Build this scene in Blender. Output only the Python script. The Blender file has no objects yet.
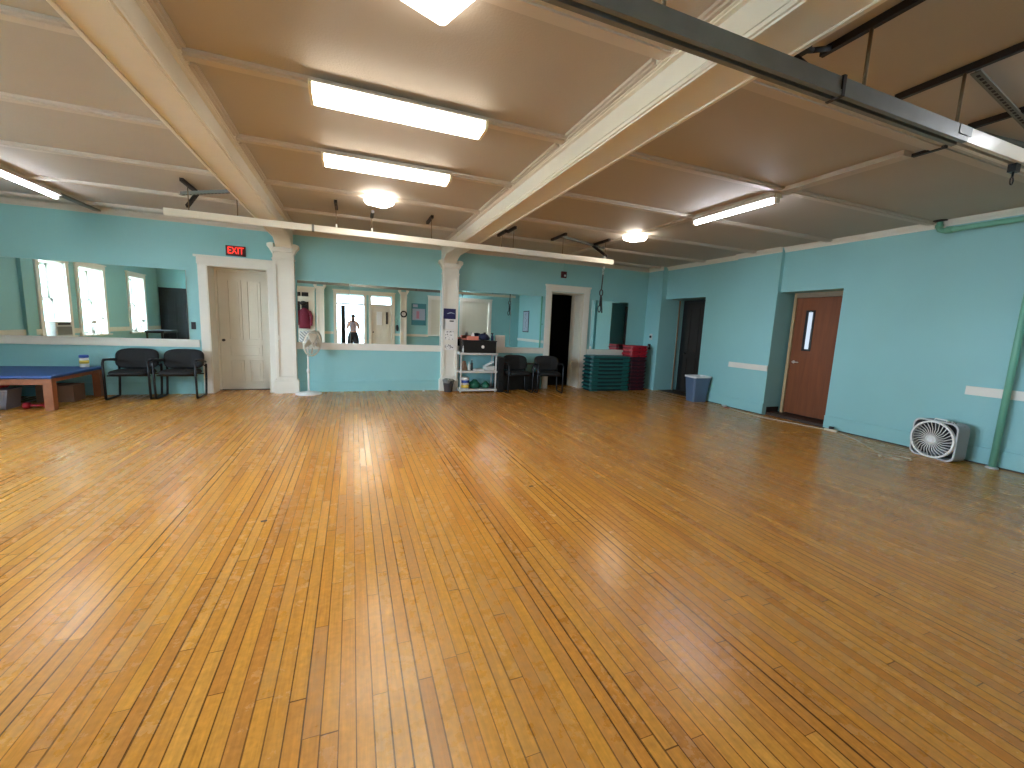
import bpy, bmesh, math, random
from mathutils import Vector, Matrix
random.seed(7)
PI = math.pi
COL = bpy.context.scene.collection

# ------------------------------------------------------------------ materials
def new_mat(name):
    m = bpy.data.materials.new(name); m.use_nodes = True
    nt = m.node_tree
    return m, nt, nt.nodes['Principled BSDF']
def S(c):                                   # sRGB 0-255 -> linear
    r = []
    for v in c:
        v /= 255.0
        r.append(v/12.92 if v <= .04045 else ((v+.055)/1.055)**2.4)
    return (r[0], r[1], r[2], 1)
def mat(name, col, rough=.5, metal=0, var=.0, scale=6, bump=0, bscale=60, coat=0, emit=0, spec=None, alpha=None):
    m, nt, b = new_mat(name)
    c = S(col)
    b.inputs['Base Color'].default_value = c
    b.inputs['Roughness'].default_value = rough
    b.inputs['Metallic'].default_value = metal
    if coat: b.inputs['Coat Weight'].default_value = coat
    if spec is not None: b.inputs['Specular IOR Level'].default_value = spec
    tc = nt.nodes.new('ShaderNodeTexCoord')
    if var:
        n = nt.nodes.new('ShaderNodeTexNoise'); n.inputs['Scale'].default_value = scale; n.inputs['Detail'].default_value = 5
        nt.links.new(tc.outputs['Object'], n.inputs['Vector'])
        r = nt.nodes.new('ShaderNodeMapRange'); r.inputs[1].default_value = .3; r.inputs[2].default_value = .7
        r.inputs[3].default_value = 1-var; r.inputs[4].default_value = 1+var
        nt.links.new(n.outputs['Fac'], r.inputs[0])
        h = nt.nodes.new('ShaderNodeHueSaturation'); h.inputs['Color'].default_value = c
        nt.links.new(r.outputs[0], h.inputs['Value']); nt.links.new(h.outputs[0], b.inputs['Base Color'])
    if bump:
        n2 = nt.nodes.new('ShaderNodeTexNoise'); n2.inputs['Scale'].default_value = bscale; n2.inputs['Detail'].default_value = 6
        nt.links.new(tc.outputs['Object'], n2.inputs['Vector'])
        bp = nt.nodes.new('ShaderNodeBump'); bp.inputs['Strength'].default_value = bump; bp.inputs['Distance'].default_value = .01
        nt.links.new(n2.outputs['Fac'], bp.inputs['Height']); nt.links.new(bp.outputs[0], b.inputs['Normal'])
    if emit:
        b.inputs['Emission Color'].default_value = c; b.inputs['Emission Strength'].default_value = emit
    return m

M = {}
M['teal'] = mat('teal wall paint', (140,193,196), .55, var=.03, scale=1.2, bump=.12, bscale=45)
M['teal_pipe'] = mat('green teal pipe paint', (112,176,152), .4, var=.04)
M['ceil'] = mat('cream ceiling paint', (181,173,162), .7, var=.03, scale=1.1, bump=.2, bscale=70)
M['ceiltrim'] = mat('cream ceiling trim paint', (198,189,177), .55, var=.02)
M['white'] = mat('white gloss trim paint', (224,220,210), .4, var=.02)
M['beam'] = mat('cream beam paint', (228,224,212), .45, var=.02)
M['cream'] = mat('cream door paint', (214,207,190), .42, var=.02)
M['black'] = mat('black plastic', (13,13,14), .45)
M['blackmetal'] = mat('black enamel metal', (18,20,24), .35, metal=.3)
M['blackfab'] = mat('black upholstery', (12,13,14), .7, bump=.3, bscale=250)
M['leather'] = mat('black vinyl', (12,13,15), .75, bump=.15, bscale=40)
M['darkdoor'] = mat('black painted door', (13,12,13), .6, var=.1)
M['browndark'] = mat('dark stained door', (30,22,16), .6, var=.1)
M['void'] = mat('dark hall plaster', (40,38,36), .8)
M['railwhite'] = mat('white rail enamel', (226,220,206), .3)
M['railgrey'] = mat('dull galvanised steel', (120,122,118), .45, metal=.35, var=.08, scale=8)
M['strut'] = mat('rusty dark strut steel', (38,30,30), .6, metal=.3)
M['slotted'] = mat('slotted angle steel', (112,112,104), .6, metal=.2)
M['hole'] = mat('strut hole shadow', (20,18,16), .8)
M['rod'] = mat('threaded rod', (120,104,82), .5, metal=.5)
M['nickel'] = mat('satin nickel', (215,208,198), .4, metal=.5)
M['chrome'] = mat('chrome', (200,200,200), .18, metal=1)
M['redsign'] = mat('exit sign red', (226,48,36), .4, emit=.55)
M['alarm'] = mat('fire alarm red', (74,12,20), .4)
M['blue'] = mat('navy blue vinyl', (36,72,138), .45, bump=.1, bscale=30)
M['woodleg'] = mat('reddish wood', (150,92,58), .45, var=.15, scale=14)
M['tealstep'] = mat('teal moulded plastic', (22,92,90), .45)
M['tealshade'] = mat('shaded teal moulded plastic', (10,40,44), .55)  # shade of the recess below each step edge, put into the colour
M['redstep'] = mat('red moulded plastic', (168,26,44), .42)
M['redshade'] = mat('shaded red plastic', (50,20,34), .55)  # shade on the lower red steps, put into the colour
M['bin'] = mat('slate blue plastic', (84,106,134), .42)
M['liner'] = mat('white bin liner', (225,228,232), .4)
M['whiteplastic'] = mat('white plastic', (232,232,230), .35)
M['greyplastic'] = mat('light grey plastic', (196,196,192), .45)
M['fanivory'] = mat('ivory plastic', (226,220,204), .4)
M['paper'] = mat('white paper', (232,230,226), .8)
M['ink'] = mat('black ink', (30,30,36), .7)
M['screen'] = mat('dark blue calendar picture', (30,28,84), .3)
M['cord'] = mat('beige flex', (206,196,172), .5)
M['maroon'] = mat('maroon fleece', (110,26,48), .85, bump=.3, bscale=120)
M['orange'] = mat('salmon card', (226,130,108), .6)
M['navy'] = mat('navy cloth', (24,30,62), .8)
M['yellow'] = mat('yellow label', (226,196,80), .5)
M['labelblue'] = mat('blue label', (44,84,170), .5)
M['greenbag'] = mat('dark green plastic', (20,92,70), .4)
M['brownstuff'] = mat('brown card', (120,92,74), .7)
M['silverbag'] = mat('smoky clear plastic', (64,64,68), .25)
M['skin'] = mat('skin', (200,150,125), .5)
M['hair'] = mat('dark hair', (32,24,20), .6)
M['stripe'] = mat('pale striped cotton', (180,165,170), .8)
M['trouser'] = mat('black trousers', (16,16,20), .8)
M['poster'] = mat('poster teal border', (60,128,140), .5)
M['posterpale'] = mat('poster pale print', (160,170,190), .5)
M['posterpink'] = mat('poster pink figure', (190,130,150), .5)
M['leaf'] = mat('tree leaves', (140,190,110), .6, var=.2)
M['bark'] = mat('tree bark', (82,66,52), .8)
M['ground'] = mat('pale pavement', (150,150,142), .9, var=.06)
M['blackbase'] = mat('black rubber skirting', (14,12,12), .5)
M['threshold'] = mat('dark worn threshold', (52,36,26), .55)
M['ac'] = mat('grey ventilated plastic', (112,112,108), .5)
M['blind'] = mat('cream blind', (218,214,198), .6)

def striped(name, c1, c2, scale, direction='X', rough=.6):
    m, nt, b = new_mat(name)
    tc = nt.nodes.new('ShaderNodeTexCoord'); w = nt.nodes.new('ShaderNodeTexWave')
    w.bands_direction = direction; w.inputs['Scale'].default_value = scale
    r = nt.nodes.new('ShaderNodeValToRGB'); r.color_ramp.elements[0].color = S(c1); r.color_ramp.elements[1].color = S(c2)
    nt.links.new(tc.outputs['Object'], w.inputs['Vector']); nt.links.new(w.outputs['Fac'], r.inputs[0])
    nt.links.new(r.outputs[0], b.inputs['Base Color']); b.inputs['Roughness'].default_value = rough
    return m
M['stripe'] = striped('striped cotton', (200,186,190), (96,80,92), 14, 'Z')

def wood_door(name, c1, c2):
    m, nt, b = new_mat(name)
    tc = nt.nodes.new('ShaderNodeTexCoord'); mp = nt.nodes.new('ShaderNodeMapping')
    mp.inputs['Scale'].default_value = (9, 9, .55)
    n = nt.nodes.new('ShaderNodeTexNoise'); n.inputs['Scale'].default_value = 2.2; n.inputs['Detail'].default_value = 8; n.inputs['Distortion'].default_value = .6
    r = nt.nodes.new('ShaderNodeValToRGB'); r.color_ramp.elements[0].position = .3; r.color_ramp.elements[1].position = .72
    r.color_ramp.elements[0].color = S(c1); r.color_ramp.elements[1].color = S(c2)
    nt.links.new(tc.outputs['Object'], mp.inputs[0]); nt.links.new(mp.outputs[0], n.inputs['Vector'])
    nt.links.new(n.outputs['Fac'], r.inputs[0]); nt.links.new(r.outputs[0], b.inputs['Base Color'])
    b.inputs['Roughness'].default_value = .5
    return m
M['brown'] = wood_door('brown veneer', (106,54,22), (126,68,30))

def emission(name, col, s):
    m = bpy.data.materials.new(name); m.use_nodes = True; nt = m.node_tree; nt.nodes.clear()
    e = nt.nodes.new('ShaderNodeEmission'); e.inputs[0].default_value = S(col); e.inputs[1].default_value = s
    o = nt.nodes.new('ShaderNodeOutputMaterial'); nt.links.new(e.outputs[0], o.inputs[0]); return m
M['lampwarm'] = emission('fluorescent diffuser warm', (255,244,226), 5.2)
M['lampdome'] = emission('square ceiling lamp glass', (255,244,228), 7)
M['lampdim'] = emission('square ceiling lamp glass dimmer', (255,242,224), 2.2)
M['lampcool'] = emission('bare fluorescent tube', (240,244,255), 13)
M['doorlite'] = emission('lit wired glass', (206,222,238), .24)

def mirror_mat():
    m, nt, b = new_mat('silvered mirror glass')
    b.inputs['Base Color'].default_value = (.86, .92, .90, 1); b.inputs['Metallic'].default_value = 1; b.inputs['Roughness'].default_value = .006
    return m
M['mirror'] = mirror_mat()
def pane_mat():
    m = bpy.data.materials.new('clear window glass'); m.use_nodes = True; nt = m.node_tree; nt.nodes.clear()
    t = nt.nodes.new('ShaderNodeBsdfTransparent'); t.inputs[0].default_value = (.93,.97,1,1)
    g = nt.nodes.new('ShaderNodeBsdfGlossy'); g.inputs['Roughness'].default_value = .02
    x = nt.nodes.new('ShaderNodeMixShader'); o = nt.nodes.new('ShaderNodeOutputMaterial')
    x.inputs[0].default_value = .05; nt.links.new(t.outputs[0], x.inputs[1]); nt.links.new(g.outputs[0], x.inputs[2]); nt.links.new(x.outputs[0], o.inputs[0])
    return m
M['pane'] = pane_mat()
def clearglass():
    m, nt, b = new_mat('clear vase glass')
    b.inputs['Base Color'].default_value = (.9,.95,.97,1); b.inputs['Roughness'].default_value = .05; b.inputs['Transmission Weight'].default_value = .8
    return m
M['vase'] = clearglass()

# -------- hardwood strip floor: planks run along y, random lengths and tones
def floor_mat():
    m, nt, b = new_mat('varnished maple strip floor')
    N, L = nt.nodes.new, nt.links.new
    def math_(op, a, bb=None, c=None):
        n = N('ShaderNodeMath'); n.operation = op
        for i, v in enumerate((a, bb, c)):
            if v is None: continue
            if isinstance(v, (int, float)): n.inputs[i].default_value = v
            else: L(v, n.inputs[i])
        return n.outputs[0]
    tc = N('ShaderNodeTexCoord'); sp = N('ShaderNodeSeparateXYZ'); L(tc.outputs['Object'], sp.inputs[0])
    X, Y = sp.outputs[0], sp.outputs[1]
    W = .0595
    u = math_('DIVIDE', X, W); row = math_('FLOOR', u); fu = math_('FRACT', u)
    wr = N('ShaderNodeTexWhiteNoise'); wr.noise_dimensions = '1D'; L(row, wr.inputs['W'])
    seprow = N('ShaderNodeSeparateColor'); L(wr.outputs['Color'], seprow.inputs[0])
    length = math_('MULTIPLY_ADD', seprow.outputs[0], .9, .75)
    off = math_('MULTIPLY', seprow.outputs[1], 9.0)
    # slow wander so that joints in one row are not evenly spaced
    v0 = math_('ADD', Y, off)
    wob = math_('MULTIPLY', math_('SINE', math_('MULTIPLY_ADD', v0, 2.1, math_('MULTIPLY', seprow.outputs[2], 30.0))), .22)
    v = math_('DIVIDE', math_('ADD', v0, wob), length); cell = math_('FLOOR', v); fv = math_('FRACT', v)
    cmb = N('ShaderNodeCombineXYZ'); L(row, cmb.inputs[0]); L(cell, cmb.inputs[1])
    wn = N('ShaderNodeTexWhiteNoise'); wn.noise_dimensions = '3D'; L(cmb.outputs[0], wn.inputs['Vector'])
    sc = N('ShaderNodeSeparateColor'); L(wn.outputs['Color'], sc.inputs[0])
    ramp = N('ShaderNodeValToRGB'); cr = ramp.color_ramp
    cr.elements[0].position = 0; cr.elements[0].color = S((190,126,54))
    cr.elements[1].position = 1; cr.elements[1].color = S((215,154,68))
    for p, c in ((.1,(199,133,52)),(.4,(205,140,52)),(.7,(211,148,58))):
        e = cr.elements.new(p); e.color = S(c)
    L(sc.outputs[0], ramp.inputs[0])
    # grain
    mp = N('ShaderNodeMapping'); mp.inputs['Scale'].default_value = (42, 2.2, 1)
    shift = N('ShaderNodeVectorMath'); shift.operation = 'MULTIPLY_ADD'; L(wn.outputs['Color'], shift.inputs[0]); shift.inputs[1].default_value = (7,7,7); L(tc.outputs['Object'], shift.inputs[2])
    L(shift.outputs[0], mp.inputs[0])
    g = N('ShaderNodeTexNoise'); g.inputs['Scale'].default_value = 1.6; g.inputs['Detail'].default_value = 7; g.inputs['Distortion'].default_value = .8; L(mp.outputs[0], g.inputs['Vector'])
    gr = N('ShaderNodeMapRange'); L(g.outputs['Fac'], gr.inputs[0]); gr.inputs[1].default_value = .3; gr.inputs[2].default_value = .7; gr.inputs[3].default_value = .84; gr.inputs[4].default_value = 1.1
    hs = N('ShaderNodeHueSaturation'); L(ramp.outputs[0], hs.inputs['Color']); L(gr.outputs[0], hs.inputs['Value']); 
    mt = N('ShaderNodeTexNoise'); mt.inputs['Scale'].default_value = 38; mt.inputs['Detail'].default_value = 4; L(shift.outputs[0], mt.inputs['Vector'])
    mr = N('ShaderNodeMapRange'); L(mt.outputs['Fac'], mr.inputs[0]); mr.inputs[1].default_value = .3; mr.inputs[2].default_value = .7; mr.inputs[3].default_value = .88; mr.inputs[4].default_value = 1.12
    hs2 = N('ShaderNodeHueSaturation'); L(hs.outputs[0], hs2.inputs['Color']); L(mr.outputs[0], hs2.inputs['Value']); hs = hs2
    # worn grey patches of the varnish
    wv = N('ShaderNodeTexNoise'); wv.inputs['Scale'].default_value = .55; wv.inputs['Detail'].default_value = 3; L(tc.outputs['Object'], wv.inputs['Vector'])
    wf = N('ShaderNodeTexNoise'); wf.inputs['Scale'].default_value = 14; wf.inputs['Detail'].default_value = 6; wf.inputs['Roughness'].default_value = .7; L(tc.outputs['Object'], wf.inputs['Vector'])
    w1 = N('ShaderNodeMapRange'); L(wv.outputs['Fac'], w1.inputs[0]); w1.inputs[1].default_value = .34; w1.inputs[2].default_value = .6
    w2 = N('ShaderNodeMapRange'); L(wf.outputs['Fac'], w2.inputs[0]); w2.inputs[1].default_value = .28; w2.inputs[2].default_value = .74
    wear = math_('MULTIPLY', math_('MULTIPLY', w1.outputs[0], w2.outputs[0]), math_('MULTIPLY_ADD', sc.outputs[1], .7, .3))
    wear = math_('MULTIPLY', wear, .9)
    mx = N('ShaderNodeMix'); mx.data_type = 'RGBA'; L(wear, mx.inputs[0]); L(hs.outputs[0], mx.inputs[6]); mx.inputs[7].default_value = S((172,134,92))
    # seams: long ones of random darkness, short butt joints
    e1 = math_('MINIMUM', fu, math_('SUBTRACT', 1.0, fu))
    sdark = math_('MULTIPLY_ADD', math_('POWER', seprow.outputs[1], 2.0), .06, .028)
    seam = math_('LESS_THAN', e1, sdark)
    ln = math_('MULTIPLY', math_('MINIMUM', fv, math_('SUBTRACT', 1.0, fv)), length)
    butt = math_('LESS_THAN', ln, .0016)
    sm = math_('MAXIMUM', math_('MULTIPLY', seam, math_('MULTIPLY_ADD', seprow.outputs[2], .35, .6)), math_('MULTIPLY', butt, .8))
    mx2 = N('ShaderNodeMix'); mx2.data_type = 'RGBA'; L(sm, mx2.inputs[0]); L(mx.outputs[2], mx2.inputs[6]); mx2.inputs[7].default_value = S((56,30,12))
    L(mx2.outputs[2], b.inputs['Base Color'])
    rr = math_('ADD', math_('MULTIPLY_ADD', sc.outputs[2], .05, .21), math_('MULTIPLY', wear, .2)); L(rr, b.inputs['Roughness'])
    b.inputs['Specular IOR Level'].default_value = .45
    bp = N('ShaderNodeBump'); bp.inputs['Strength'].default_value = .18; bp.inputs['Distance'].default_value = .002
    hgt = math_('SUBTRACT', math_('MULTIPLY', sc.outputs[0], .35), sm); hgt = math_('MULTIPLY_ADD', wf.outputs['Fac'], .25, hgt)
    L(hgt, bp.inputs['Height']); L(bp.outputs[0], b.inputs['Normal'])
    return m
M['floor'] = floor_mat()

# ------------------------------------------------------------------ mesh builder
class MB:
    def __init__(s): s.v = []; s.f = []; s.smooth = []; s.mi = []; s.cur = 0
    def add(s, vs, fs, sm=False):
        o = len(s.v); s.v += [tuple(p) for p in vs]
        s.f += [tuple(i+o for i in f) for f in fs]; s.smooth += [sm]*len(fs); s.mi += [s.cur]*len(fs); return s
    def box(s, x0, x1, y0, y1, z0, z1):
        if x0 > x1: x0, x1 = x1, x0
        if y0 > y1: y0, y1 = y1, y0
        if z0 > z1: z0, z1 = z1, z0
        vs = [(x0,y0,z0),(x1,y0,z0),(x1,y1,z0),(x0,y1,z0),(x0,y0,z1),(x1,y0,z1),(x1,y1,z1),(x0,y1,z1)]
        return s.add(vs, [(0,3,2,1),(4,5,6,7),(0,1,5,4),(1,2,6,5),(2,3,7,6),(3,0,4,7)])
    def prism(s, pts, axis, a, b):
        """closed 2-D outline extruded along an axis; outline coords are the other two axes in order"""
        n = len(pts); vs = []
        for t in (a, b):
            for p in pts:
                q = list(p); q.insert('xyz'.index(axis), t); vs.append(q)
        fs = [tuple(range(n))[::-1], tuple(range(n, 2*n))] + [(i, (i+1)%n, n+(i+1)%n, n+i) for i in range(n)]
        return s.add(vs, fs)
    def beam(s, p, q, w, h, up=(0,0,1)):
        p, q = Vector(p), Vector(q); d = (q-p).normalized(); u = Vector(up)
        if abs(d.dot(u)) > .95: u = Vector((0,1,0))
        r = d.cross(u).normalized(); u = r.cross(d)
        vs = []
        for c in (p, q):
            for a, b in ((-1,-1),(1,-1),(1,1),(-1,1)): vs.append(c + r*a*w/2 + u*b*h/2)
        return s.add(vs, [(0,3,2,1),(4,5,6,7),(0,1,5,4),(1,2,6,5),(2,3,7,6),(3,0,4,7)])
    def tube(s, pts, r, n=8, closed=False):
        pts = [Vector(p) for p in pts]; m = len(pts)
        rs = r if isinstance(r, (list, tuple)) else [r]*m
        vs = []; prev = None
        for i, p in enumerate(pts):
            a = pts[(i-1) % m] if (closed or i > 0) else p
            c = pts[(i+1) % m] if (closed or i < m-1) else p
            t = (c-a).normalized()
            if prev is None:
                u = Vector((0,0,1)) if abs(t.z) < .9 else Vector((1,0,0))
                u = (u - t*u.dot(t)).normalized()
            else:
                u = (prev - t*prev.dot(t)).normalized()
            prev = u; w = t.cross(u)
            for k in range(n):
                ang = 2*PI*k/n; vs.append(p + (u*math.cos(ang) + w*math.sin(ang))*rs[i])
        fs = []
        for i in range(m if closed else m-1):
            j = (i+1) % m
            for k in range(n): fs.append((i*n+k, i*n+(k+1)%n, j*n+(k+1)%n, j*n+k))
        s.add(vs, fs, True)
        if not closed: s.add(vs, [tuple(range(n))[::-1], tuple(range((m-1)*n, m*n))])
        return s
    def lathe(s, prof, c=(0,0,0), n=24, axis='z'):
        vs = []; m = len(prof)
        for r, h in prof:
            for k in range(n):
                a = 2*PI*k/n; x, y = r*math.cos(a), r*math.sin(a)
                p = {'z': (x,y,h), 'y': (x,h,y), 'x': (h,x,y)}[axis]
                vs.append((p[0]+c[0], p[1]+c[1], p[2]+c[2]))
        fs = [(i*n+k, i*n+(k+1)%n, (i+1)*n+(k+1)%n, (i+1)*n+k) for i in range(m-1) for k in range(n)]
        s.add(vs, fs, True)
        s.add(vs, [tuple(range(n))[::-1], tuple(range((m-1)*n, m*n))])
        return s
    def ball(s, c, r, n=12, sq=(1,1,1)):
        prof = []
        vs = []; m = n//2+1
        for i in range(m+1):
            t = PI*i/m
            for k in range(n):
                a = 2*PI*k/n
                vs.append((c[0]+r*sq[0]*math.sin(t)*math.cos(a), c[1]+r*sq[1]*math.sin(t)*math.sin(a), c[2]+r*sq[2]*math.cos(t)))
        return s.add(vs, [(i*n+k, (i+1)*n+k, (i+1)*n+(k+1)%n, i*n+(k+1)%n) for i in range(m) for k in range(n)], True)
    def build(s, name, m, parent=None, bevel=0, seg=2, smooth=None, weld=True):
        me = bpy.data.meshes.new(name); me.from_pydata(s.v, [], s.f)
        me.polygons.foreach_set('material_index', s.mi)
        me.polygons.foreach_set('use_smooth', s.smooth if smooth is None else [smooth]*len(s.f))
        bm = bmesh.new(); bm.from_mesh(me)
        if weld: bmesh.ops.remove_doubles(bm, verts=bm.verts, dist=1e-6)
        bmesh.ops.recalc_face_normals(bm, faces=bm.faces)
        bm.to_mesh(me); bm.free(); me.update()
        for q in (m if isinstance(m, tuple) else (m,)): me.materials.append(M[q] if isinstance(q, str) else q)
        o = bpy.data.objects.new(name, me); COL.objects.link(o)
        if parent: o.parent = parent
        if bevel:
            b = o.modifiers.new('bevel', 'BEVEL'); b.width = bevel; b.segments = seg; b.limit_method = 'ANGLE'; b.angle_limit = .6
        return o

def tag(o, label=None, cat=None, group=None, kind=None):
    if label: o['label'] = label
    if cat: o['category'] = cat
    if group: o['group'] = group
    if kind: o['kind'] = kind
    return o
def thing(name, label, cat, loc=(0,0,0), rz=0, group=None):
    o = bpy.data.objects.new(name, None); COL.objects.link(o); o.empty_display_size = .1
    o.location = loc; o.rotation_euler = (0,0,rz)
    return tag(o, label, cat, group)
def struct(o, label=None): 
    o['kind'] = 'structure'
    if label: o['label'] = label
    return o
def sempty(name, label=None):
    o = bpy.data.objects.new(name, None); COL.objects.link(o); return struct(o, label)
def copy_tree(o, parent=None):
    c = o.copy(); COL.objects.link(c); c.parent = parent
    for ch in [x for x in bpy.data.objects if x.parent == o]: copy_tree(ch, c)
    return c
def text_mesh(name, body, size, m, parent, loc, rot, depth=.002, xscale=1):
    cu = bpy.data.curves.new(name, 'FONT'); cu.body = body; cu.size = size; cu.extrude = depth; cu.align_x = 'CENTER'; cu.align_y = 'CENTER'; cu.offset = size*.004
    t = bpy.data.objects.new(name+'_curve', cu); COL.objects.link(t)
    dg = bpy.context.evaluated_depsgraph_get(); me = bpy.data.meshes.new_from_object(t.evaluated_get(dg))
    bpy.data.objects.remove(t)
    me.materials.clear(); me.materials.append(M[m])
    o = bpy.data.objects.new(name, me); COL.objects.link(o); o.parent = parent; o.location = loc; o.rotation_euler = rot; o.scale = (xscale,1,1)
    return o

YB = 9.05; ZC = 3.084; XR = 7.35; XL = -6.4; YF = -.3
# ------------------------------------------------------------------ room shell
struct(MB().box(XL-.5, XR+.6, YF-.4, YB+.6, -.12, 0).build('floor', 'floor'), 'varnished maple strip floor with planks running to the back wall')
struct(MB().box(XL-.5, XR+.6, YF-.4, YB+.6, ZC, ZC+.15).build('ceiling', 'ceil'), 'cream plaster ceiling')
# back wall: door_1 opening x -2.42..-1.47, door_2 opening x 4.41..5.30
w = MB(); T = .5; yb = YB+T
w.box(XL-.5, -2.42, YB, yb, 0, ZC).box(-2.42, -1.47, YB, yb, 2.32, ZC).box(-1.47, 4.41, YB, yb, 0, ZC)
w.box(4.41, 5.30, YB, yb, 2.33, ZC).box(5.30, XR+.6, YB, yb, 0, ZC)
struct(w.build('wall_back', 'teal'), 'teal back wall with mirrors')
# right wall: brown door opening y 4.46..5.5, alcove y 7.24..8.55; pillar and pilaster stand proud
w = MB(); xr = XR+.6
w.box(XR, xr, YF-.4, 4.44, 0, ZC).box(XR, xr, 4.44, 5.5, 2.29, ZC).box(XR, xr, 5.5, 7.24, 0, ZC)
w.box(XR, xr, 7.24, 8.55, 2.3, ZC).box(XR, xr, 8.55, YB, 0, ZC)
w.box(7.2, XR, 8.5, YB, 0, ZC).box(7.27, XR, 5.5, 6.43, 0, ZC).box(7.335, XR, YF, 3.3, 0, ZC)
w.box(XR, xr, 8.5, 8.56, 0, ZC)
struct(w.build('wall_right', 'teal'), 'teal right wall with two deep door recesses')
# left wall with three windows (y ranges)
WIN = [(4.80,5.70),(3.2,4.28),(.8,1.75)]
w = MB(); x0, x1 = XL-.5, XL; y = YF-.4
for a, b in sorted(WIN):
    w.box(x0, x1, y, a, 0, ZC).box(x0, x1, a, b, 0, .8).box(x0, x1, a, b, 2.5, ZC); y = b
w.box(x0, x1, y, yb, 0, ZC).box(XL, XL+.06, 6.05, 6.3, 0, ZC)
struct(w.build('wall_left', 'teal'), 'teal left wall with three tall windows')
# front wall (behind the viewpoint, seen in the mirrors)
w = MB(); y0, y1 = YF-.35, YF
w.box(XL-.5, -.58, y0, y1, 0, ZC).box(-.58, .45, y0, y1, 2.5, ZC).box(.45, .74, y0, y1, 0, ZC).box(.74, 1.56, y0, y1, 2.5, ZC).box(1.56, 3.2, y0, y1, 0, ZC)
w.box(3.2, 4.25, y0, y1, 0, .95).box(3.2, 4.25, y0, y1, 2.5, ZC).box(4.25, 4.6, y0, y1, 0, ZC)
w.box(4.6, 5.85, y0, y1, 0, .95).box(4.6, 5.85, y0, y1, 2.5, ZC).box(5.85, XR+.6, y0, y1, 0, ZC)
struct(w.build('wall_front', 'teal'), 'teal front wall with double doors')

# outdoors
struct(MB().box(-60, 60, -60, 60, -.5, -.4).build('ground', 'ground'), 'pale pavement outside')

# baffle added beyond the double doors to limit daylight on the floor
w = MB(); ya_, yb_ = YF-3.2, YF-.35
w.box(-1.35, -1.2, ya_, yb_, -.4, 2.9).box(2.0, 2.15, ya_, yb_, -.4, 2.9).box(-1.35, 2.15, ya_, yb_, 2.75, 2.9).box(-1.35, 2.15, ya_, yb_, -.4, -.02)
w.box(-1.2, -.95, ya_, ya_+.1, 0, 2.75).box(1.75, 2.0, ya_, ya_+.1, 0, 2.75).box(-1.2, 2.0, ya_, ya_+.1, 2.6, 2.75)
struct(w.build('wall_baffle', 'cream'), 'pale baffle walls added outside the double doors to limit daylight')

def tinted():
    m = bpy.data.materials.new('dark daylight filter'); m.use_nodes = True; nt = m.node_tree; nt.nodes.clear()
    t = nt.nodes.new('ShaderNodeBsdfTransparent'); t.inputs[0].default_value = (.40,.42,.44,1)
    o = nt.nodes.new('ShaderNodeOutputMaterial'); nt.links.new(t.outputs[0], o.inputs[0]); return m
struct(MB().box(-.95, 1.75, ya_+.04, ya_+.05, 0, 2.6).build('window_6', tinted()), 'dark filter added at the far end of the baffle to dim daylight')  # added pane, dims the daylight coming through the doorway

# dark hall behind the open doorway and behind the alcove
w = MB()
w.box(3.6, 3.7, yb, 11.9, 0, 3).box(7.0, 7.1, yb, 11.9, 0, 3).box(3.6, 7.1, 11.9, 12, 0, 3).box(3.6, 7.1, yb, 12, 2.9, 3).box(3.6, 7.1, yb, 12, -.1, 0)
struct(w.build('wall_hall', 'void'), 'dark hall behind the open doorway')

# ------------------------------------------------------------------ ceiling beams, ribs, crown
def ceiling_beam(nm, xa, xb, label):
    zb = 2.86; m = MB()
    yend = 8.42
    pts = [(YF, ZC), (YF, zb), (yend, zb)]
    for k in range(1, 9):
        a = PI/2*k/8; pts.append((yend+.5*math.sin(a), zb-.24*(1-math.cos(a))))
    pts += [(YB, zb-.24), (YB, ZC)]
    m.prism(pts, 'x', xa, xb)
    for xe, sgn in ((xa,-1),(xb,1)):
        # bead at the lower edge and two step mouldings against the ceiling
        m.box(xe, xe+sgn*.014, YF, 8.6, zb, zb+.022)
        m.box(xe, xe+sgn*.008, YF, 8.6, zb+.034, zb+.044)
        m.box(xe, xe+sgn*.03, YF, 8.9, ZC-.05, ZC).box(xe+sgn*.03, xe+sgn*.055, YF, 8.9, ZC-.028, ZC)
        m.box(xe, xe+sgn*.045, YF, 8.9, ZC-.04, ZC)
    for xe in (xa+.012, xb-.012):
        m.box(xe-.012, xe+.012, YF, 8.4, zb-.012, zb)
    return struct(m.build(nm, 'beam'), label)
ceiling_beam('trim_1', -1.30, -1.03, 'cream moulded ceiling beam left of the central bay')
ceiling_beam('trim_2', 1.78, 2.07, 'cream moulded ceiling beam right of the central bay')
RY = [.92, 2.18, 3.45, 4.74, 6.04, 7.35, 8.6]
m = MB()
for y in RY:
    for xa, xb in ((XL, -1.34),(-.98, 1.73),(2.12, XR)):
        m.box(xa, xb, y-.06, y+.06, ZC-.022, ZC).box(xa, xb, y-.035, y+.035, ZC-.034, ZC-.022)
struct(m.build('trim_3', 'ceiltrim'), 'cream ceiling ribs running across the three bays')
m = MB()
for xc, ya, yb2 in ((-3.85, YF, YB),(4.45, 3.45, YB)):
    m.box(xc-.05, xc+.05, ya, yb2, ZC-.03, ZC)
m.box(4.39, 4.51, 2.34, 3.45, ZC-.045, ZC)
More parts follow.
